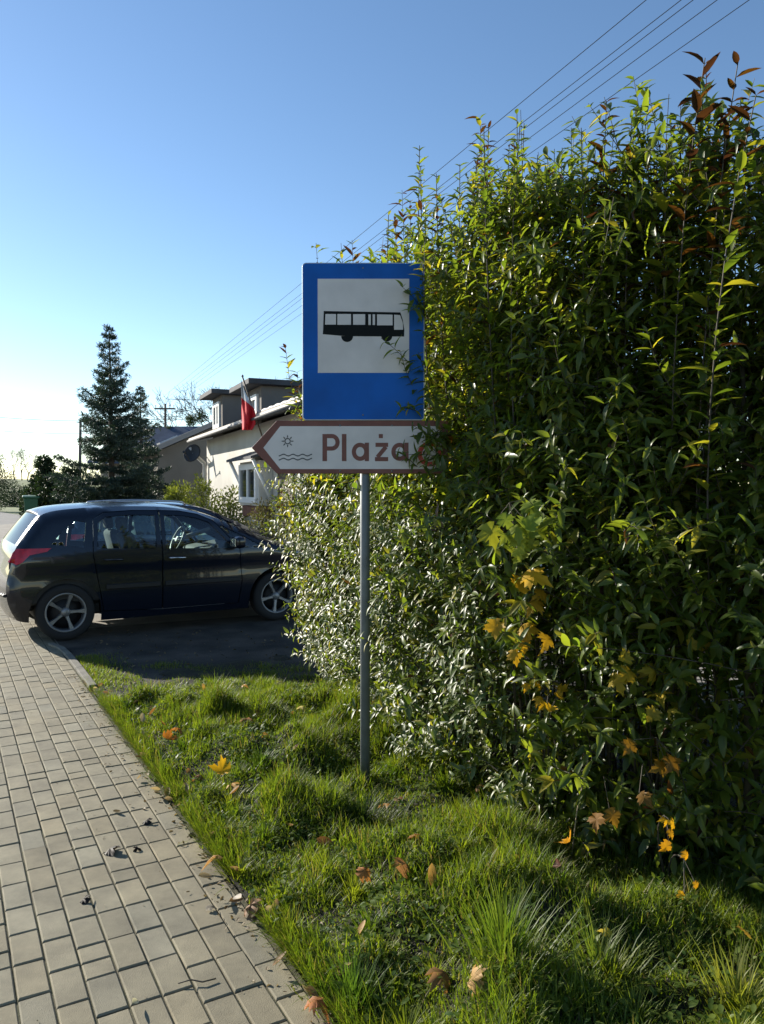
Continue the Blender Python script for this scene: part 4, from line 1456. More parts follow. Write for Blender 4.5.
    for h in hubs:
        for sg in (-1, 1):
            if first is None:
                wh = empty('wheel'); wh.parent = root
                Mx = Euler((R(90), 0, 0)).to_matrix().to_4x4()   # local axle Z -> -Y (outside)
                tp = [(0.212, 0.09), (0.225, 0.103), (0.262, 0.106), (0.292, 0.097), (0.306, 0.078), (WR, 0.05), (WR, -0.05), (0.306, -0.078), (0.292, -0.097), (0.225, -0.103), (0.212, -0.09)]
                tp = [(r_ * WR / 0.31 if r_ > 0.3 else r_, z_) for r_, z_ in tp]
                MB().lathe(tp, 40, Mx).build('tyre', tyre, wh)
                rm = MB().lathe([(0.216, 0.096), (0.208, 0.101), (0.198, 0.094), (0.190, 0.06), (0.185, -0.06), (0.2, -0.09)], 40, Mx)
                for q_ in range(5):
                    a = 2 * math.pi * q_ / 5 + 0.31
                    d, e = Vector((math.cos(a), math.sin(a), 0)), Vector((-math.sin(a), math.cos(a), 0))
                    v8 = []
                    for (rr, ww, zz) in ((0.035, 0.022, 0.070), (0.12, 0.016, 0.080), (0.200, 0.030, 0.088)):
                        v8 += [Mx @ (d * rr + e * ww + Vector((0, 0, zz - 0.035))), Mx @ (d * rr + e * ww * 0.75 + Vector((0, 0, zz))), Mx @ (d * rr - e * ww * 0.75 + Vector((0, 0, zz))), Mx @ (d * rr - e * ww + Vector((0, 0, zz - 0.035)))]
                    rm.add(v8, [[0, 1, 5, 4], [1, 2, 6, 5], [2, 3, 7, 6], [4, 5, 9, 8], [5, 6, 10, 9], [6, 7, 11, 10]])
                rm.lathe([(0.0, 0.086), (0.03, 0.085), (0.05, 0.072), (0.055, 0.03)], 20, Mx)
                rm.build('rim', alloy, wh)
                MB().lathe([(0.0, 0.03), (0.14, 0.03), (0.142, 0.02), (0.186, 0.0), (0.186, -0.02)], 32, Mx).build('brake_disc', dark, wh)
                first = wh
                w_ = wh
            else:
                w_ = copy_tree(first, root)
            w_.location = (h[0], sg * (W0 - 0.125), WR)
            w_.rotation_euler = (0, R(17) * (1 if h is hubs[0] else 2.6), math.pi if sg > 0 else 0)
    return root


CA = (0.851, 0.524)
RZ = math.atan2(CA[1], CA[0])
paint1 = mat('black_car_paint', (0.004, 0.007, 0.016), 0.26, spec=0.3, coat=0.7, var=0.1, vscale=2)
O1 = [(x * (0.80 if x < 0 else 1), 0.25 + (z - 0.25) * (0.985 - 0.022 * (z > 1.2))) for x, z in [(-0.60, 0.25), (-0.69, 0.38), (-0.735, 0.55), (-0.72, 0.70), (-0.665, 0.86), (-0.63, 1.01), (-0.50, 1.16), (-0.36, 1.33), (-0.27, 1.425), (-0.05, 1.475), (0.40, 1.505), (0.90, 1.51), (1.30, 1.485), (1.66, 1.40), (2.02, 1.23), (2.36, 1.05), (2.58, 0.975), (2.92, 0.90), (3.16, 0.80), (3.29, 0.63), (3.31, 0.45), (3.25, 0.25)]]
doors1 = [
    dict(poly=[(0.29, 0.93), (0.345, 0.62), (0.40, 0.30), (1.045, 0.27), (1.045, 1.405), (0.75, 1.41), (0.43, 1.392), (0.31, 1.315)][::-1], win=[(0.335, 1.0), (0.99, 0.975), (1.0, 1.355), (0.72, 1.365), (0.45, 1.347), (0.36, 1.28)][::-1], handle=(0.50, 0.87)),
    dict(poly=[(1.06, 0.27), (1.98, 0.27), (2.02, 0.55), (1.99, 0.94), (1.70, 1.275), (1.52, 1.355), (1.30, 1.397), (1.06, 1.405)], win=[(1.10, 0.972), (1.92, 0.945), (1.64, 1.265), (1.48, 1.32), (1.30, 1.35), (1.11, 1.355)], handle=(1.22, 0.86), chrome=True)]
wins1 = [[(-0.14, 1.06), (0.19, 1.015), (0.235, 1.295), (0.13, 1.31), (0.0, 1.22)], [(2.04, 0.945), (2.32, 0.94), (2.05, 1.09), (1.80, 1.22), (1.775, 1.21)]]
lamp1 = dict(glass0=1.03, glass1=1.365, ws0=1.45, ws1=2.32, spoiler=(-0.13, 1.395), tail=[(-0.555, 0.89), (-0.52, 0.985), (-0.475, 1.025), (-0.14, 1.022), (-0.19, 0.985), (-0.36, 0.955), (-0.43, 0.885), (-0.49, 0.86)], head=[(2.75, 0.78), (2.72, 0.88), (2.95, 0.86), (3.18, 0.74), (3.2, 0.66)], rail=(0.05, 1.25), mirror=(1.93, 1.02))
CL1 = Vector((-3.44, 8.36, 0))
nrm_ = Vector((-CA[1], CA[0], 0))
hub_c = CL1 + nrm_ * 0.87 + Vector((CA[0], CA[1], 0)) * 0.0
build_car('parked_car', 'nearer black hatchback with alloy wheels and red tail lamp beside the paving', O1, paint1, [(0.0, 0.31), (2.50, 0.31)], hub_c, RZ, wins1, doors1, lamp1, rail=False)
paint2 = mat('dark_blue_car_paint', (0.008, 0.014, 0.035), 0.22, coat=1.0, var=0.1, vscale=2)
O2 = [(x * 0.99, z * 0.992) for x, z in O1]
car2 = hub_c + nrm_ * 2.55 + Vector((CA[0], CA[1], 0)) * 0.92
build_car('parked_car', 'farther dark blue car with silver roof rails mostly hidden behind the black hatchback', O2, paint2, [(0.0, 0.31), (2.48, 0.31)], car2, RZ, wins1, doors1, lamp1, rail=True, mould=False)

# ------------------------------------------------------------------ houses
HD, HB = Vector((0.398, -0.918, 0)), Vector((0.918, 0.398, 0))
HRZ = math.atan2(HD.y, HD.x)
render_m = mat('cream_render', (0.55, 0.535, 0.485), 0.95, var=0.14, vscale=0.9, bump=0.2, bscale=60)
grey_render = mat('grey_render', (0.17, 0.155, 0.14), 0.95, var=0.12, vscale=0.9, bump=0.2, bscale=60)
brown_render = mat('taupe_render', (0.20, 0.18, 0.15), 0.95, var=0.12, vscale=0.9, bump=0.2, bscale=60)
roof_dark = mat('bitumen_roof', (0.055, 0.058, 0.065), 0.85, var=0.25, vscale=3, bump=0.4, bscale=25)
roof_blue = mat('blue_grey_roof', (0.055, 0.08, 0.125), 0.95, spec=0.1, var=0.15, vscale=2, bump=0.3, bscale=18)
tile_m = mat('roof_tile', (0.34, 0.31, 0.29), 0.6, var=0.2, vscale=4)
wht = mat('white_window_frame', (0.72, 0.72, 0.70), 0.5)
winglass = mat('window_glass', (0.03, 0.035, 0.04), 0.05, spec=0.8)
fascia_m = mat('fascia_board', (0.50, 0.46, 0.41), 0.7, var=0.15, vscale=3)
brick_m = mat('brick_brown', (0.16, 0.07, 0.045), 0.9, var=0.2, vscale=12)


def window(parent, x0, x1, z0, z1, y, nm='window', mull=True, fr=0.06):
    """window on a wall facing local -Y, a few centimetres proud with a recessed pane"""
    f = MB()
    f.box(((x0 + x1) / 2, y - 0.015, z0 + fr / 2), (x1 - x0, 0.07, fr)).box(((x0 + x1) / 2, y - 0.015, z1 - fr / 2), (x1 - x0, 0.07, fr))
    f.box((x0 + fr / 2, y - 0.015, (z0 + z1) / 2), (fr, 0.07, z1 - z0 - 2 * fr)).box((x1 - fr / 2, y - 0.015, (z0 + z1) / 2), (fr, 0.07, z1 - z0 - 2 * fr))
    if mull: f.box(((x0 + x1) / 2, y - 0.012, (z0 + z1) / 2), (fr, 0.06, z1 - z0 - 2 * fr))
    o = f.build(nm, wht, parent)
    MB().box(((x0 + x1) / 2, y - 0.004, (z0 + z1) / 2), (x1 - x0 - fr, 0.02, z1 - z0 - fr)).build('pane', winglass, o)
    return o


C1 = Vector((-4.70, 20.69, 0))
h1 = empty('house', C1, HRZ)
tag(h1, 'cream rendered house with two grey dormers and a red and white flag', 'house')
L1, D1, E1 = 10.6, 7.0, 2.98
w1 = MB().box((L1 / 2, D1 / 2, E1 / 2 - 0.1), (L1, D1, E1 + 0.2))
for gx in (0.004, L1 - 0.004):
    pass
w1.build('wall', render_m, h1)
# gable ends
ry = D1 / 2
rz_ = E1 + ry * math.tan(R(13))
MB().prism([(0, E1), (D1, E1), (ry, rz_)], 0.2, Matrix(((0, 0, 1, 0.0), (1, 0, 0, 0), (0, 1, 0, 0), (0, 0, 0, 1)))).build('gable', render_m, h1)
MB().prism([(0, E1), (D1, E1), (ry, rz_)], 0.2, Matrix(((0, 0, 1, L1 - 0.2), (1, 0, 0, 0), (0, 1, 0, 0), (0, 0, 0, 1)))).build('gable', render_m, h1)
ov, sl = 0.38, math.tan(R(13))
rf = MB()
for s in (0, 1):
    ya, za = (-ov, E1 + 0.06 - ov * sl) if s == 0 else (D1 + ov, E1 + 0.06 - ov * sl)
    yb, zb = ry, rz_ + 0.06
    a = [(-0.35, ya, za), (L1 + 0.35, ya, za), (L1 + 0.35, yb, zb), (-0.35, yb, zb)]
    t = 0.06
    rf.add(a + [(x, y, z + t) for x, y, z in a], [[0, 1, 2, 3][::-1], [4, 5, 6, 7], [0, 1, 5, 4], [1, 2, 6, 5], [2, 3, 7, 6], [3, 0, 4, 7]])
roof = rf.build('roof', roof_dark, h1)
MB().box((L1 / 2, -ov - 0.02, E1 - ov * sl + 0.10), (L1 + 0.72, 0.035, 0.08)).build('fascia', fascia_m, h1)
# verge tiles catching the sun along the nearer half of the eave
mb = MB()
for i in range(9):
    x = 7.0 + i * 0.42
    mb.lathe([(0.035, -0.2), (0.05, 0.0), (0.035, 0.2)], 14, Matrix.Translation((x, -ov + 0.02, E1 - ov * sl + 0.165)) @ Euler((0, R(90), 0)).to_matrix().to_4x4())
mb.build('eave_tile', tile_m, h1)
MB().tube([(-0.30, -ov - 0.07, E1 - ov * sl + 0.06), (L1 + 0.3, -ov - 0.07, E1 - ov * sl + 0.05)], 0.03, 10).build('gutter', mat('gutter_grey', (0.10, 0.10, 0.10), 0.7), h1)
MB().tube([(0.10, -ov - 0.07, E1 - 0.2), (0.10, -ov - 0.02, E1 - 0.33), (0.12, -0.09, E1 - 0.62), (0.12, -0.08, E1 - 0.80), (0.12, -0.08, 0.1)], 0.05, 10).build('downpipe', mat('downpipe_white', (0.62, 0.60, 0.56), 0.5), h1)
for (xa, xb, zt) in ((0.75, 1.95, 3.98), (4.3, 5.7, 3.74)):
    d = MB().box(((xa + xb) / 2, 1.3, (E1 + zt) / 2 - 0.15), (xb - xa, 2.56, zt - E1 + 0.3)).build('dormer', grey_render, h1)
    MB().box(((xa + xb) / 2, 1.22, zt + 0.06), (xb - xa + 0.36, 3.0, 0.11), bev=0.01).build('dormer_roof', roof_dark, d)
    window(d, xa + 0.22, xb - 0.22, E1 + 0.22, zt - 0.14, 0.02, fr=0.10)
# bay window with canopy and brown foot
bay = MB().box((5.85, -0.14, 1.78), (1.55, 0.27, 0.86)).build('bay', render_m, h1)
window(bay, 5.15, 6.55, 1.40, 2.16, -0.275, fr=0.11)
MB().box((5.85, -0.13, 1.23), (1.4, 0.24, 0.22), bev=0.03).build('bay_foot', brick_m, bay)
cn = MB()
cn.add([(4.9, -0.52, 2.22), (7.0, -0.52, 2.22), (7.0, -0.01, 2.40), (4.9, -0.01, 2.40), (4.9, -0.52, 2.27), (7.0, -0.52, 2.27), (7.0, -0.01, 2.45), (4.9, -0.01, 2.45)], [[3, 2, 1, 0], [4, 5, 6, 7], [0, 1, 5, 4], [1, 2, 6, 5], [2, 3, 7, 6], [3, 0, 4, 7]])
can = cn.build('canopy', roof_dark, h1)
for x in (5.0, 6.9): MB().tube([(x, -0.46, 2.23), (x, -0.03, 1.30)], 0.035, 6).build('bracket', wht, can)
window(h1, 8.4, 9.1, 0.9, 2.3, 0.0)
dr = MB().box((7.6, -0.02, 1.05), (0.9, 0.08, 2.1)).build('door', mat('brown_door', (0.06, 0.035, 0.02), 0.6), h1)
MB().box((7.95, -0.075, 1.05), (0.03, 0.04, 0.14)).build('handle', galv, dr)
window(h1, 9.5, 10.3, 0.9, 2.3, 0.0)
ch = MB().box((3.8, 3.2, rz_ + 0.25), (0.6, 0.5, 1.0)).build('chimney', brick_m, roof)
# satellite dish beside the downpipe
sp = at(192, 453, 20.3)
ds = empty('satellite_dish', sp)
tag(ds, 'dark round satellite dish at the far corner of the cream house', 'satellite dish')
M = Euler((R(70), 0, R(-18))).to_matrix().to_4x4()
MB().lathe([(0.0, -0.06), (0.12, -0.048), (0.21, -0.018), (0.25, 0.0), (0.245, 0.01), (0.2, -0.006), (0.12, -0.034), (0.0, -0.046)], 28, M).build('dish', mat('dish_shaded_grey', (0.03, 0.03, 0.033), 0.6), ds)  # near-black colour carries the shade that falls on the dish
MB().tube([M @ Vector((0, -0.25, 0)), M @ Vector((0, -0.12, 0.34))], 0.012, 6).tube([M @ Vector((0, -0.12, 0.31)), M @ Vector((0, -0.12, 0.38))], 0.035, 8).build('feed_arm', rub if False else mat('dish_shaded_grey', (0, 0, 0)), ds)
q = C1 - sp
MB().tube([(0, 0.05, 0), (q.x * 0.5 + 0.1, q.y * 0.5 + 0.1, -0.1), (q.x + 0.05, q.y - 0.02, -0.1)], 0.02, 6).build('bracket', galv, ds)
# flag
fb = at(262, 436, 14.35); ft = at(242.5, 377, 14.15)
fl = empty('flag', fb)
tag(fl, 'white and red flag hanging limp from a slanted pole on the cream house', 'flag')
ax = (ft - fb)
MB().tube([(0.42, 0.75, -0.12), (0, 0, 0), tuple(ax)], 0.016, 8).lathe([(0.0, 0.05), (0.025, 0.02), (0.016, 0.0)], 10, Matrix.Translation(ax)).build('flagpole', mat('pole_wood', (0.10, 0.075, 0.05), 0.6), fl)
for (nm, m_, k0, k1) in (('white_half', mat('flag_white', (0.70, 0.70, 0.70), 0.8), 0.0, 0.36), ('red_half', mat('flag_red', (0.62, 0.02, 0.028), 0.8), 0.36, 1.0)):
    vs, fs = [], []
    nu, nv_ = 14, 14
    for i in range(nv_ + 1):
        k = k0 + (k1 - k0) * i / nv_
        for j in range(nu + 1):
            f = j / nu
            topu = ax * (0.97 - 0.52 * f)
            uu, vv = 241.0 + 1.5 * k + (10.5 * (0.5 + 0.8 * math.sin(min(1, k * 1.5) * 1.9))) * f * (1 if k < 0.82 else 1 - (k - 0.82) * 1.6), 380 + 50 * k + 16 * f * (1 - k)
            p = at(uu, vv, 14.15 + 0.07 * math.sin(9 * f + 2.5 * k) + 0.03 * math.sin(17 * f - 5 * k))
            vs.append(tuple(p - fb))
    for i in range(nv_):
        for j in range(nu): fs.append([i * (nu + 1) + j, i * (nu + 1) + j + 1, (i + 1) * (nu + 1) + j + 1, (i + 1) * (nu + 1) + j])
    o = MB().add(vs, fs, True).build(nm, m_, fl)
    sm = o.modifiers.new('solid', 'SOLIDIFY'); sm.thickness = 0.004

# second house: gable end in shade
O2h = at(158, 500, 26.0); O2h.z = 0
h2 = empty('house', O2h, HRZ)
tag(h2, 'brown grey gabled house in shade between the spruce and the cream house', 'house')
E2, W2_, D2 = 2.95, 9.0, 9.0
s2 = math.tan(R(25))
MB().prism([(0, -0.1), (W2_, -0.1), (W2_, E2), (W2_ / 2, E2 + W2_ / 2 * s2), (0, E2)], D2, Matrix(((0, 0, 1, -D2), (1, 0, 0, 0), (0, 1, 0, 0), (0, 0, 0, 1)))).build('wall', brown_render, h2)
rf = MB()
for s in (0, 1):
    ya = -0.45 if s == 0 else W2_ + 0.45
    za = E2 + 0.05 - 0.45 * s2; zb = E2 + W2_ / 2 * s2 + 0.05
    a = [(-D2 - 0.3, ya, za), (0.4, ya, za), (0.4, W2_ / 2, zb), (-D2 - 0.3, W2_ / 2, zb)]
    rf.add(a + [(x, y, z + 0.14) for x, y, z in a], [[0, 1, 2, 3][::-1], [4, 5, 6, 7], [0, 1, 5, 4], [1, 2, 6, 5], [2, 3, 7, 6], [3, 0, 4, 7]])
roof2 = rf.build('roof', mat('grey_sheet_roof', (0.10, 0.105, 0.11), 0.9, spec=0.15, var=0.15, vscale=2), h2)
MB().box((-3.2, 0.75, E2 + 0.24 + 0.75 * s2), (0.9, 0.7, 0.05), Euler((math.atan(s2), 0, 0)).to_matrix()).build('skylight', mat('skylight_glass', (0.5, 0.52, 0.55), 0.15), roof2)
MB().box((0.43, W2_ / 4 - 0.22, E2 + W2_ / 4 * s2 + 0.02), (0.03, W2_ / 2 + 0.5, 0.16), Euler((math.atan(s2), 0, 0)).to_matrix()).build('verge_board', mat('verge_grey', (0.25, 0.24, 0.23), 0.8), h2)
window(h2, -2.2, -0.9, 1.0, 2.2, 0.0)
window(h2, -5.2, -3.9, 1.0, 2.2, 0.0)
# third house: long blue-grey roof
h3 = empty('house', (-10.6, 41, 0), R(-4))
tag(h3, 'far house with a long blue grey roof behind the brown grey gable', 'house')
MB().box((0, 3.5, 1.6), (9.0, 7.0, 3.4)).build('wall', brown_render, h3)
rf = MB()
for s in (0, 1):
    ya = -0.5 if s == 0 else 7.5
    a = [(-5.0, ya, 3.05), (5.0, ya, 3.05), (4.6, 3.5, 5.2), (-4.6, 3.5, 5.2)]
    rf.add(a + [(x, y, z + 0.12) for x, y, z in a], [[0, 1, 2, 3][::-1], [4, 5, 6, 7], [0, 1, 5, 4], [1, 2, 6, 5], [2, 3, 7, 6], [3, 0, 4, 7]])
rf.build('roof', roof_blue, h3)
window(h3, -3.4, -2.2, 1.2, 2.4, 0.0); window(h3, -0.6, 0.6, 1.2, 2.4, 0.0)

# ------------------------------------------------------------------ trees
needle_t = [leaf_template(0.20, 0.05, 0.1, 0.5, 1)]


def conifer(name, label, base, H, rad, seed, whorls=24, c1=(0.020, 0.040, 0.030), c2=(0.055, 0.085, 0.065), nsz=0.085, dens=1.0, droop=0.25, group='conifers beyond the cars', pw=0.8):
    r = np.random.default_rng(seed)
    e = empty(name, base)
    tag(e, label, 'tree', group)
    tb = MB().tube([(0, 0, -0.1), (0.02, 0, H * 0.5), (0, 0.01, H)], [0.02 * H * 0.8, 0.011 * H, 0.004], 8)
    L = Leaves(needle_t)

    def needles(pts, dens_):
        seg = np.linalg.norm(np.diff(pts, axis=0), axis=1); tot = seg.sum()
        n = max(3, int(tot / 0.0065 * dens_))
        cum = np.concatenate([[0], np.cumsum(seg)])
        ss = r.random(n) * tot
        P = np.stack([np.interp(ss, cum, pts[:, i]) for i in range(3)], -1)
        T = nrm(pts[-1] - pts[0] + np.zeros((n, 3)))
        D = T * 0.7 + rdir(n, r) * 0.8 + (0, 0, 0.25)
        L.add(P, D, rdir(n, r), nsz * r.uniform(0.6, 1.2, n), mixcol(c1, c2, r.random(n)))
    for i in range(whorls):
        f = 1 - (1 - (i + 0.4) / whorls) ** 1.15
        h = H * (0.05 + 0.92 * f)
        ln = rad * (1 - f) ** pw * r.uniform(0.85, 1.1) + 0.05
        nb = 5 if f > 0.8 else int(r.integers(6, 10)); ln *= r.uniform(0.82, 1.15)
        a0 = r.uniform(0, 6.28)
        for b in range(nb):
            a = a0 + 6.283 * b / nb + r.normal(0, 0.15)
            l = ln * r.uniform(0.45, 1.32); h = H * (0.05 + 0.92 * f) + r.normal(0, 0.05)
            up = -droop + 0.95 * f ** 1.5 + r.normal(0, 0.08)
            dv = np.array((math.cos(a), math.sin(a), up)); dv /= np.linalg.norm(dv)
            p0 = np.array((0, 0, h)); p2 = p0 + dv * l + (0, 0, 0.18 * l)
            pts = bezier(p0, p0 + dv * l * 0.6 - (0, 0, 0.06 * l), p2, 6)
            tb.tube([tuple(p) for p in pts], [0.012 * (0.3 + l), 0.01 * (0.3 + l), 0.008 * (.3 + l), 0.006 * (.3 + l), 0.004, 0.002], 4, cap=False)
            needles(pts[1:], dens * 0.9)
            m = max(2, int(l / 0.10))
            for j in range(m):
                g = (j + 1) / (m + 0.6)
                q0 = bezier(p0, p0 + dv * l * 0.6 - (0, 0, 0.06 * l), p2, 30)[int(g * 29)]
                for sg in (-1, 1):
                    aa = a + sg * r.uniform(0.6, 1.1)
                    tl = l * 0.42 * (1 - g * 0.75) * r.uniform(0.6, 1.2) + 0.05
                    q1 = q0 + np.array((math.cos(aa), math.sin(aa), up * 0.6 - 0.12)) * tl
                    needles(np.stack([q0, (q0 + q1) / 2 - (0, 0, 0.02 * tl), q1]), dens)
    L.build('crown', NEEDLE, e, seed=seed)
    tb.build('trunk', BARK, e)
    return e


def P0(u, Y, z=0.0):
    p = at(u, 500, Y)
    return Vector((p.x, Y, z))


conifer('spruce_tree', 'tall blue green spruce with a bare pointed leader behind the cars', P0(111, 18.0, -0.05), 5.55, 1.5, 51, 25, dens=1.1, pw=0.9)
conifer('spruce_tree', 'narrow darker spruce just right of the tall one', P0(141, 23.0, -0.05), 4.85, 0.9, 52, 22, dens=1.1)
conifer('spruce_tree', 'low wide bluish spruce in front of the brown grey house', P0(146, 19.5, -0.05), 2.35, 1.0, 53, 13, c1=(0.03, 0.05, 0.045), c2=(0.07, 0.10, 0.09), pw=0.5)


def blob_tree(name, label, base, H, rx, seed, n=9000, c1=(0.012, 0.026, 0.012), c2=(0.04, 0.065, 0.022), sz=0.10, shape=0.6, trunk=0.1, m=None, group='conifers beyond the cars', bot=0.05, tmpl=None, lumps=14, cat='tree'):
    """dense crown made of leaf sprays over an uneven lumpy volume, on a trunk"""
    r = np.random.default_rng(seed)
    e = empty(name, base)
    tag(e, label, cat, group)
    tb = MB().tube([(0, 0, -0.1), (0.03, 0.02, H * 0.4), (0, 0, H * 0.8)], [trunk, trunk * 0.7, trunk * 0.2], 7)
    L = Leaves(tmpl or [leaf_template(0.4, 0.2, 0.2, 0.5, 2)])
    lc = np.stack([r.normal(0, rx * 0.55, lumps), r.normal(0, rx * 0.55, lumps), H * (bot + (1 - bot) * r.uniform(0.08, 0.88, lumps))], -1)
    k = np.clip((lc[:, 2] / H - bot) / (1 - bot), 0.02, 0.98)
    prof = np.sin(math.pi * k ** shape) ** 0.6
    lc[:, :2] *= prof[:, None]
    lr = rx * r.uniform(0.30, 0.52, lumps) * (0.55 + 0.45 * prof)
    lc = np.concatenate([lc, [(0, 0, H * (bot + (1 - bot) * t)) for t in (0.2, 0.4, 0.6, 0.8)]])
    lr = np.concatenate([lr, [rx * 0.75, rx * 0.8, rx * 0.65, rx * 0.40]])
    for c in lc[:lumps]: tb.tube([(0, 0, c[2] * 0.5), tuple(c)], [trunk * 0.3, trunk * 0.08], 4, cap=False)
    w_ = lr ** 2 / (lr ** 2).sum()
    ki = r.choice(len(lr), n, p=w_)
    D = rdir(n, r)
    P = lc[ki] + D * (lr[ki] * r.random(n) ** 0.35)[:, None] * (1, 1, 1.15)
    P[:, 2] = np.clip(P[:, 2], H * bot * 0.5, None)
    L.add(P, D + 0.7 * rdir(n, r) + (0, 0, 0.3), rdir(n, r) + (0, 0, 0.6), sz * r.uniform(0.6, 1.3, n), mixcol(c1, c2, r.random(n)) * r.uniform(0.8, 1.2, (n, 1)))
    L.build('crown', m or NEEDLE, e, seed=seed)
    tb.build('trunk' if cat == 'tree' else 'stem', BARK, e)
    return e


blob_tree('thuja_tree', 'dark rounded conifer left of the tall spruce', P0(48, 28.0, -0.05), 3.15, 0.62, 61, 9000, sz=0.12, shape=0.8)
blob_tree('thuja_tree', 'dark bushy conifer lower and left of the rounded one', P0(41, 30.0, -0.05), 2.5, 0.5, 62, 6000, sz=0.12, shape=0.7)
blob_tree('thuja_tree', 'dark conifer with a rounded shoulder beside the tall spruce', P0(66, 27.0, -0.05), 2.75, 0.6, 63, 7000, sz=0.12, shape=0.8)
blob_tree('thuja_tree', 'dark conifer cut by the left frame edge', P0(-6, 62.0, -0.1), 5.0, 1.5, 64, 8000, sz=0.12, shape=0.9)
blob_tree('hedge_shrub', 'low dark hedge shrub across the road at far left', P0(12, 78.0, -0.1), 1.6, 2.3, 65, 6000, sz=0.16, group='low shrubs', cat='shrub')
blob_tree('hedge_shrub', 'dark shrub beside the green bin at far left', P0(46, 38.0, -0.1), 1.9, 1.5, 66, 6000, sz=0.16, group='low shrubs', cat='shrub')
YG1, YG2 = (0.07, 0.10, 0.02), (0.22, 0.24, 0.045)
for (u, Y, H, rx, seed, lab) in ((178, 18.5, 2.0, 0.55, 71, 'yellow green garden shrub below the brown grey gable'), (203, 17.5, 2.2, 0.5, 72, 'yellow green garden shrub in front of the white downpipe'), (228, 16.5, 1.75, 0.55, 73, 'yellow green garden shrub left of the bay window'), (172, 20.5, 1.9, 0.5, 74, 'yellow green garden shrub touching the low bluish spruce')):
    blob_tree('garden_shrub', lab, P0(u, Y, -0.05), H, rx, seed, 2600, YG1, YG2, 0.09, 0.7, 0.03, LEAF_DULL, 'garden shrubs in front of the houses', 0.05, small, 16, 'shrub')
blob_tree('garden_shrub', 'brownish twiggy shrub under the bay window', P0(262, 13.8, -0.05), 1.65, 0.5, 75, 3000, (0.05, 0.045, 0.025), (0.12, 0.11, 0.05), 0.06, 0.7, 0.03, LEAF_DULL, 'garden shrubs in front of the houses', 0.05, small, 14, 'shrub')
blob_tree('garden_shrub', 'olive shrub at the wall right of the bay window', P0(284, 12.6, -0.05), 1.75, 0.5, 76, 3000, (0.05, 0.07, 0.02), (0.16, 0.17, 0.04), 0.06, 0.7, 0.03, LEAF_DULL, 'garden shrubs in front of the houses', 0.05, small, 14, 'shrub')


def bare_tree(label, base, H, seed, depth=6, spread=0.5, mistle=0, trunk=0.16, col=None):
    r = np.random.default_rng(seed)
    e = empty('bare_tree', base)
    tag(e, label, 'tree', 'leafless trees on the skyline')
    tb, tw = MB(), MB()
    tips = []

    def grow(p, d, l, rad, dep):
        q_ = p + d * l
        mid = (p + q_) / 2 + r.normal(0, 0.04 * l, 3)
        (tb if dep > 3 else tw).tube([tuple(p), tuple(mid), tuple(q_)], [rad, rad * 0.85, rad * 0.7], 6 if dep > 3 else 3, cap=False)
        if dep == 0: return
        if dep < 4: tips.append(q_)
        for i in range(2 if dep > 4 else 3):
            dd = d + r.normal(0, spread, 3) + (0, 0, 0.12)
            dd /= np.linalg.norm(dd)
            grow(q_, dd, l * r.uniform(0.62, 0.88), max(rad * 0.62, 0.012), dep - 1)
    grow(np.array((0, 0, -0.1)), np.array((0, 0, 1.0)), H * 0.28, trunk, depth)
    tb.build('trunk', BARK, e); tw.build('crown', BARK, e)
    for i in range(mistle):
        c = tips[r.integers(0, len(tips))]
        L = Leaves(small)
        n = 420
        L.add(c + rdir(n, r) * (0.38 * r.random(n) ** 0.4)[:, None] * r.uniform(0.7, 1.2), rdir(n, r), rdir(n, r), 0.14 * r.uniform(0.7, 1.3, n), mixcol((0.02, 0.035, 0.012), (0.05, 0.07, 0.02), r.random(n)))
        L.build('mistletoe', LEAF_DULL, e, seed=i)


bare_tree('leafless tree full of dark mistletoe balls behind the grey dormer', P0(203, 48, -0.1), 9.0, 81, 6, 0.42, 9, 0.14)
bare_tree('leafless spreading tree above the dormers behind the flag', P0(240, 52, -0.1), 10.0, 82, 7, 0.5, 2, 0.2)
bare_tree('leafless tree rising behind the blue panel and the dormers', P0(268, 56, -0.1), 9.6, 83, 6, 0.5, 0, 0.2)
bare_tree('small leafless tree beside the narrow spruce on the skyline', P0(160, 60, -0.1), 6.0, 84, 6, 0.5, 2, 0.15)
for i, (u, Y, H, lab) in enumerate(((14, 126, 6.4, 'leafless tree on the far knoll, left one of three'), (22, 132, 7.0, 'leafless tree on the far knoll, middle one of three'), (29, 128, 6.6, 'leafless tree on the far knoll, right one of three'))):
    bare_tree(lab, P0(u, Y, 2.6), H, 90 + i, 6, 0.5, 0, 0.12)

# ------------------------------------------------------------------ bin, poles and wires
bp_ = P0(31, 27.0, -0.1)
bn = empty('wheeled_bin', bp_, R(25))
tag(bn, 'green wheeled bin standing at the far left behind the black hatchback', 'bin')
gb = mat('bin_green', (0.02, 0.10, 0.045), 0.5)
mb = MB()
a, b, H = 0.18, 0.23, 1.46
vs = [(-a, -a, 0.06), (a, -a, 0.06), (a, a, 0.06), (-a, a, 0.06), (-b, -b, H), (b, -b, H), (b, b, H), (-b, b, H)]
mb.add(vs, [[3, 2, 1, 0], [4, 5, 6, 7], [0, 1, 5, 4], [1, 2, 6, 5], [2, 3, 7, 6], [3, 0, 4, 7]]).build('bin_body', gb, bn, bevel=0.02)
MB().box((0, 0, H + 0.05), (0.56, 0.58, 0.08), Euler((R(4), 0, 0)).to_matrix(), 0.025).tube([(-0.2, 0.33, H), (0.2, 0.33, H)], 0.02, 8).build('lid', gb, bn)
for s in (-1, 1): MB().lathe([(0.0, -0.03), (0.12, -0.03), (0.13, 0.0), (0.12, 0.03), (0.0, 0.03)], 18, Matrix.Translation((s * 0.22, 0.20, 0.12)) @ Euler((0, R(90), 0)).to_matrix().to_4x4()).build('wheel', mat('black_rubber', (0, 0, 0)), bn)

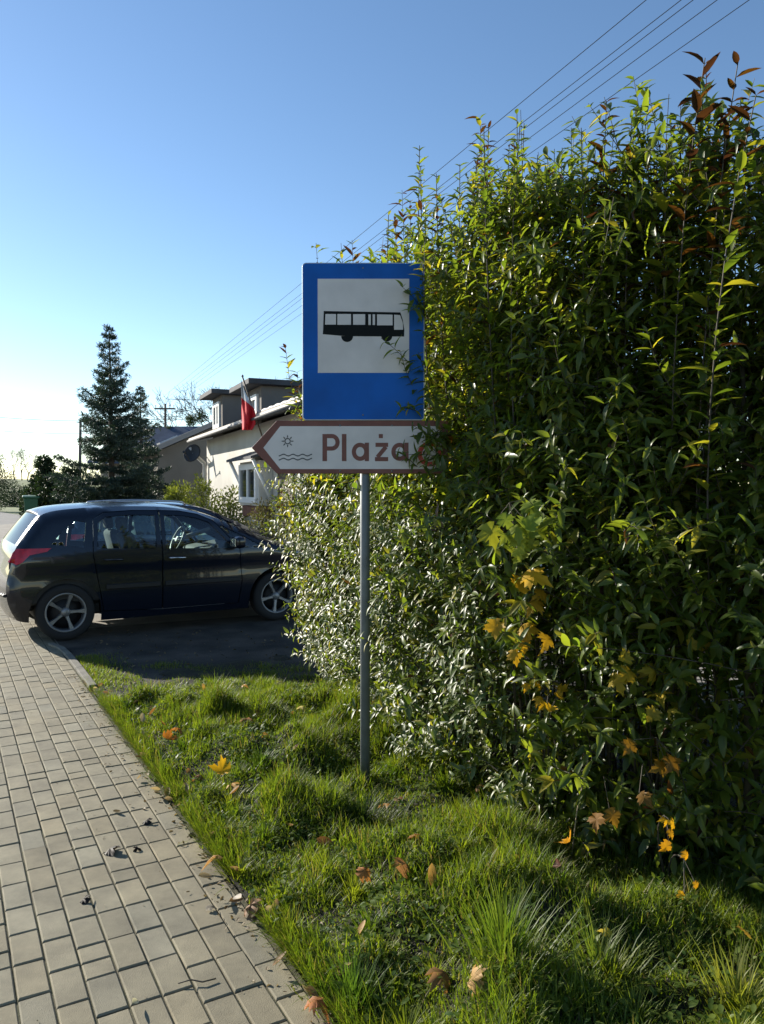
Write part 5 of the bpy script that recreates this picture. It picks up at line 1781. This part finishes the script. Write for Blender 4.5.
woodm = mat('pole_timber', (0.14, 0.12, 0.10), 0.9, var=0.2, vscale=8)
cerm = mat('insulator', (0.5, 0.5, 0.48), 0.3)


def utility_pole(label, u, Y, ztop, arm=0.8, lean=0.0):
    p = P0(u, Y, -0.1)
    e = empty('utility_pole', p)
    tag(e, label, 'utility pole', 'utility poles')
    MB().tube([(0, 0, 0), (lean, 0, ztop + 0.25)], [0.10, 0.065], 10).build('pole', woodm, e)
    if arm:
        ar = MB().box((lean, -0.10, ztop - 0.05), (2 * arm, 0.09, 0.09)).build('crossarm', woodm, e)
        for i in range(5): MB().lathe([(0.0, 0.16), (0.03, 0.15), (0.035, 0.10), (0.015, 0.09), (0.015, 0.0)], 8, Matrix.Translation((lean - arm * 0.9 + i * arm * 0.45, -0.10, ztop))).build('insulator', cerm, ar)
    return p


zt = at(166, 408, 46).z
utility_pole('utility pole with a crossarm above the blue grey roof', 166, 46.0, zt + 0.1, 0.6)
utility_pole('leaning wooden pole behind the left side of the tall spruce', 79, 40.0, at(80, 424, 40).z, 0, 0.12)
wire_m = mat('wire_black', (0.02, 0.02, 0.022), 0.9, spec=0.1)
tops = [646, 681, 693, 717, 749]
for i, tu in enumerate(tops):
    near = at(tu, 0, 8.4)
    far = at(157 + 4.6 * i, 402, 45.9)
    d = near - far
    st = near + d * 0.35
    pts = []
    for j in range(25):
        f = j / 24
        p = far + (st - far) * f
        pts.append(tuple(p))
    o = MB().tube([tuple(Vector(p) - far) for p in pts], 0.0045, 5).build('overhead_wire', wire_m)
    o.location = far
    tag(o, ['overhead wire farthest left of the five where they leave the top of the photo', 'second overhead wire from the left at the top edge', 'middle overhead wire of the five at the top edge', 'fourth overhead wire from the left, just left of the rightmost', 'overhead wire farthest right and lowest over the hedge'][i], 'wire', 'overhead wires')
for i, (ua, va, ub, vb, Y, lab) in enumerate(((-40, 414, 166, 419, 45.8, 'upper of two thin wires crossing the sky left of the spruce'), (-40, 428, 166, 431, 46.2, 'lower of two thin wires crossing the sky left of the spruce'), (166, 399, 330, 392, 45.8, 'thin wire running right from the crossarm pole behind the dormers'))):
    A, B = at(ua, va, Y), at(ub, vb, Y)
    o = MB().tube([(0, 0, 0)] + [tuple((B - A) * (j / 10) + Vector((0, 0, -0.25 * math.sin(math.pi * j / 10)))) for j in range(1, 10)] + [tuple(B - A)], 0.014, 4).build('overhead_wire', wire_m)
    o.location = A
    tag(o, lab, 'wire', 'overhead wires')
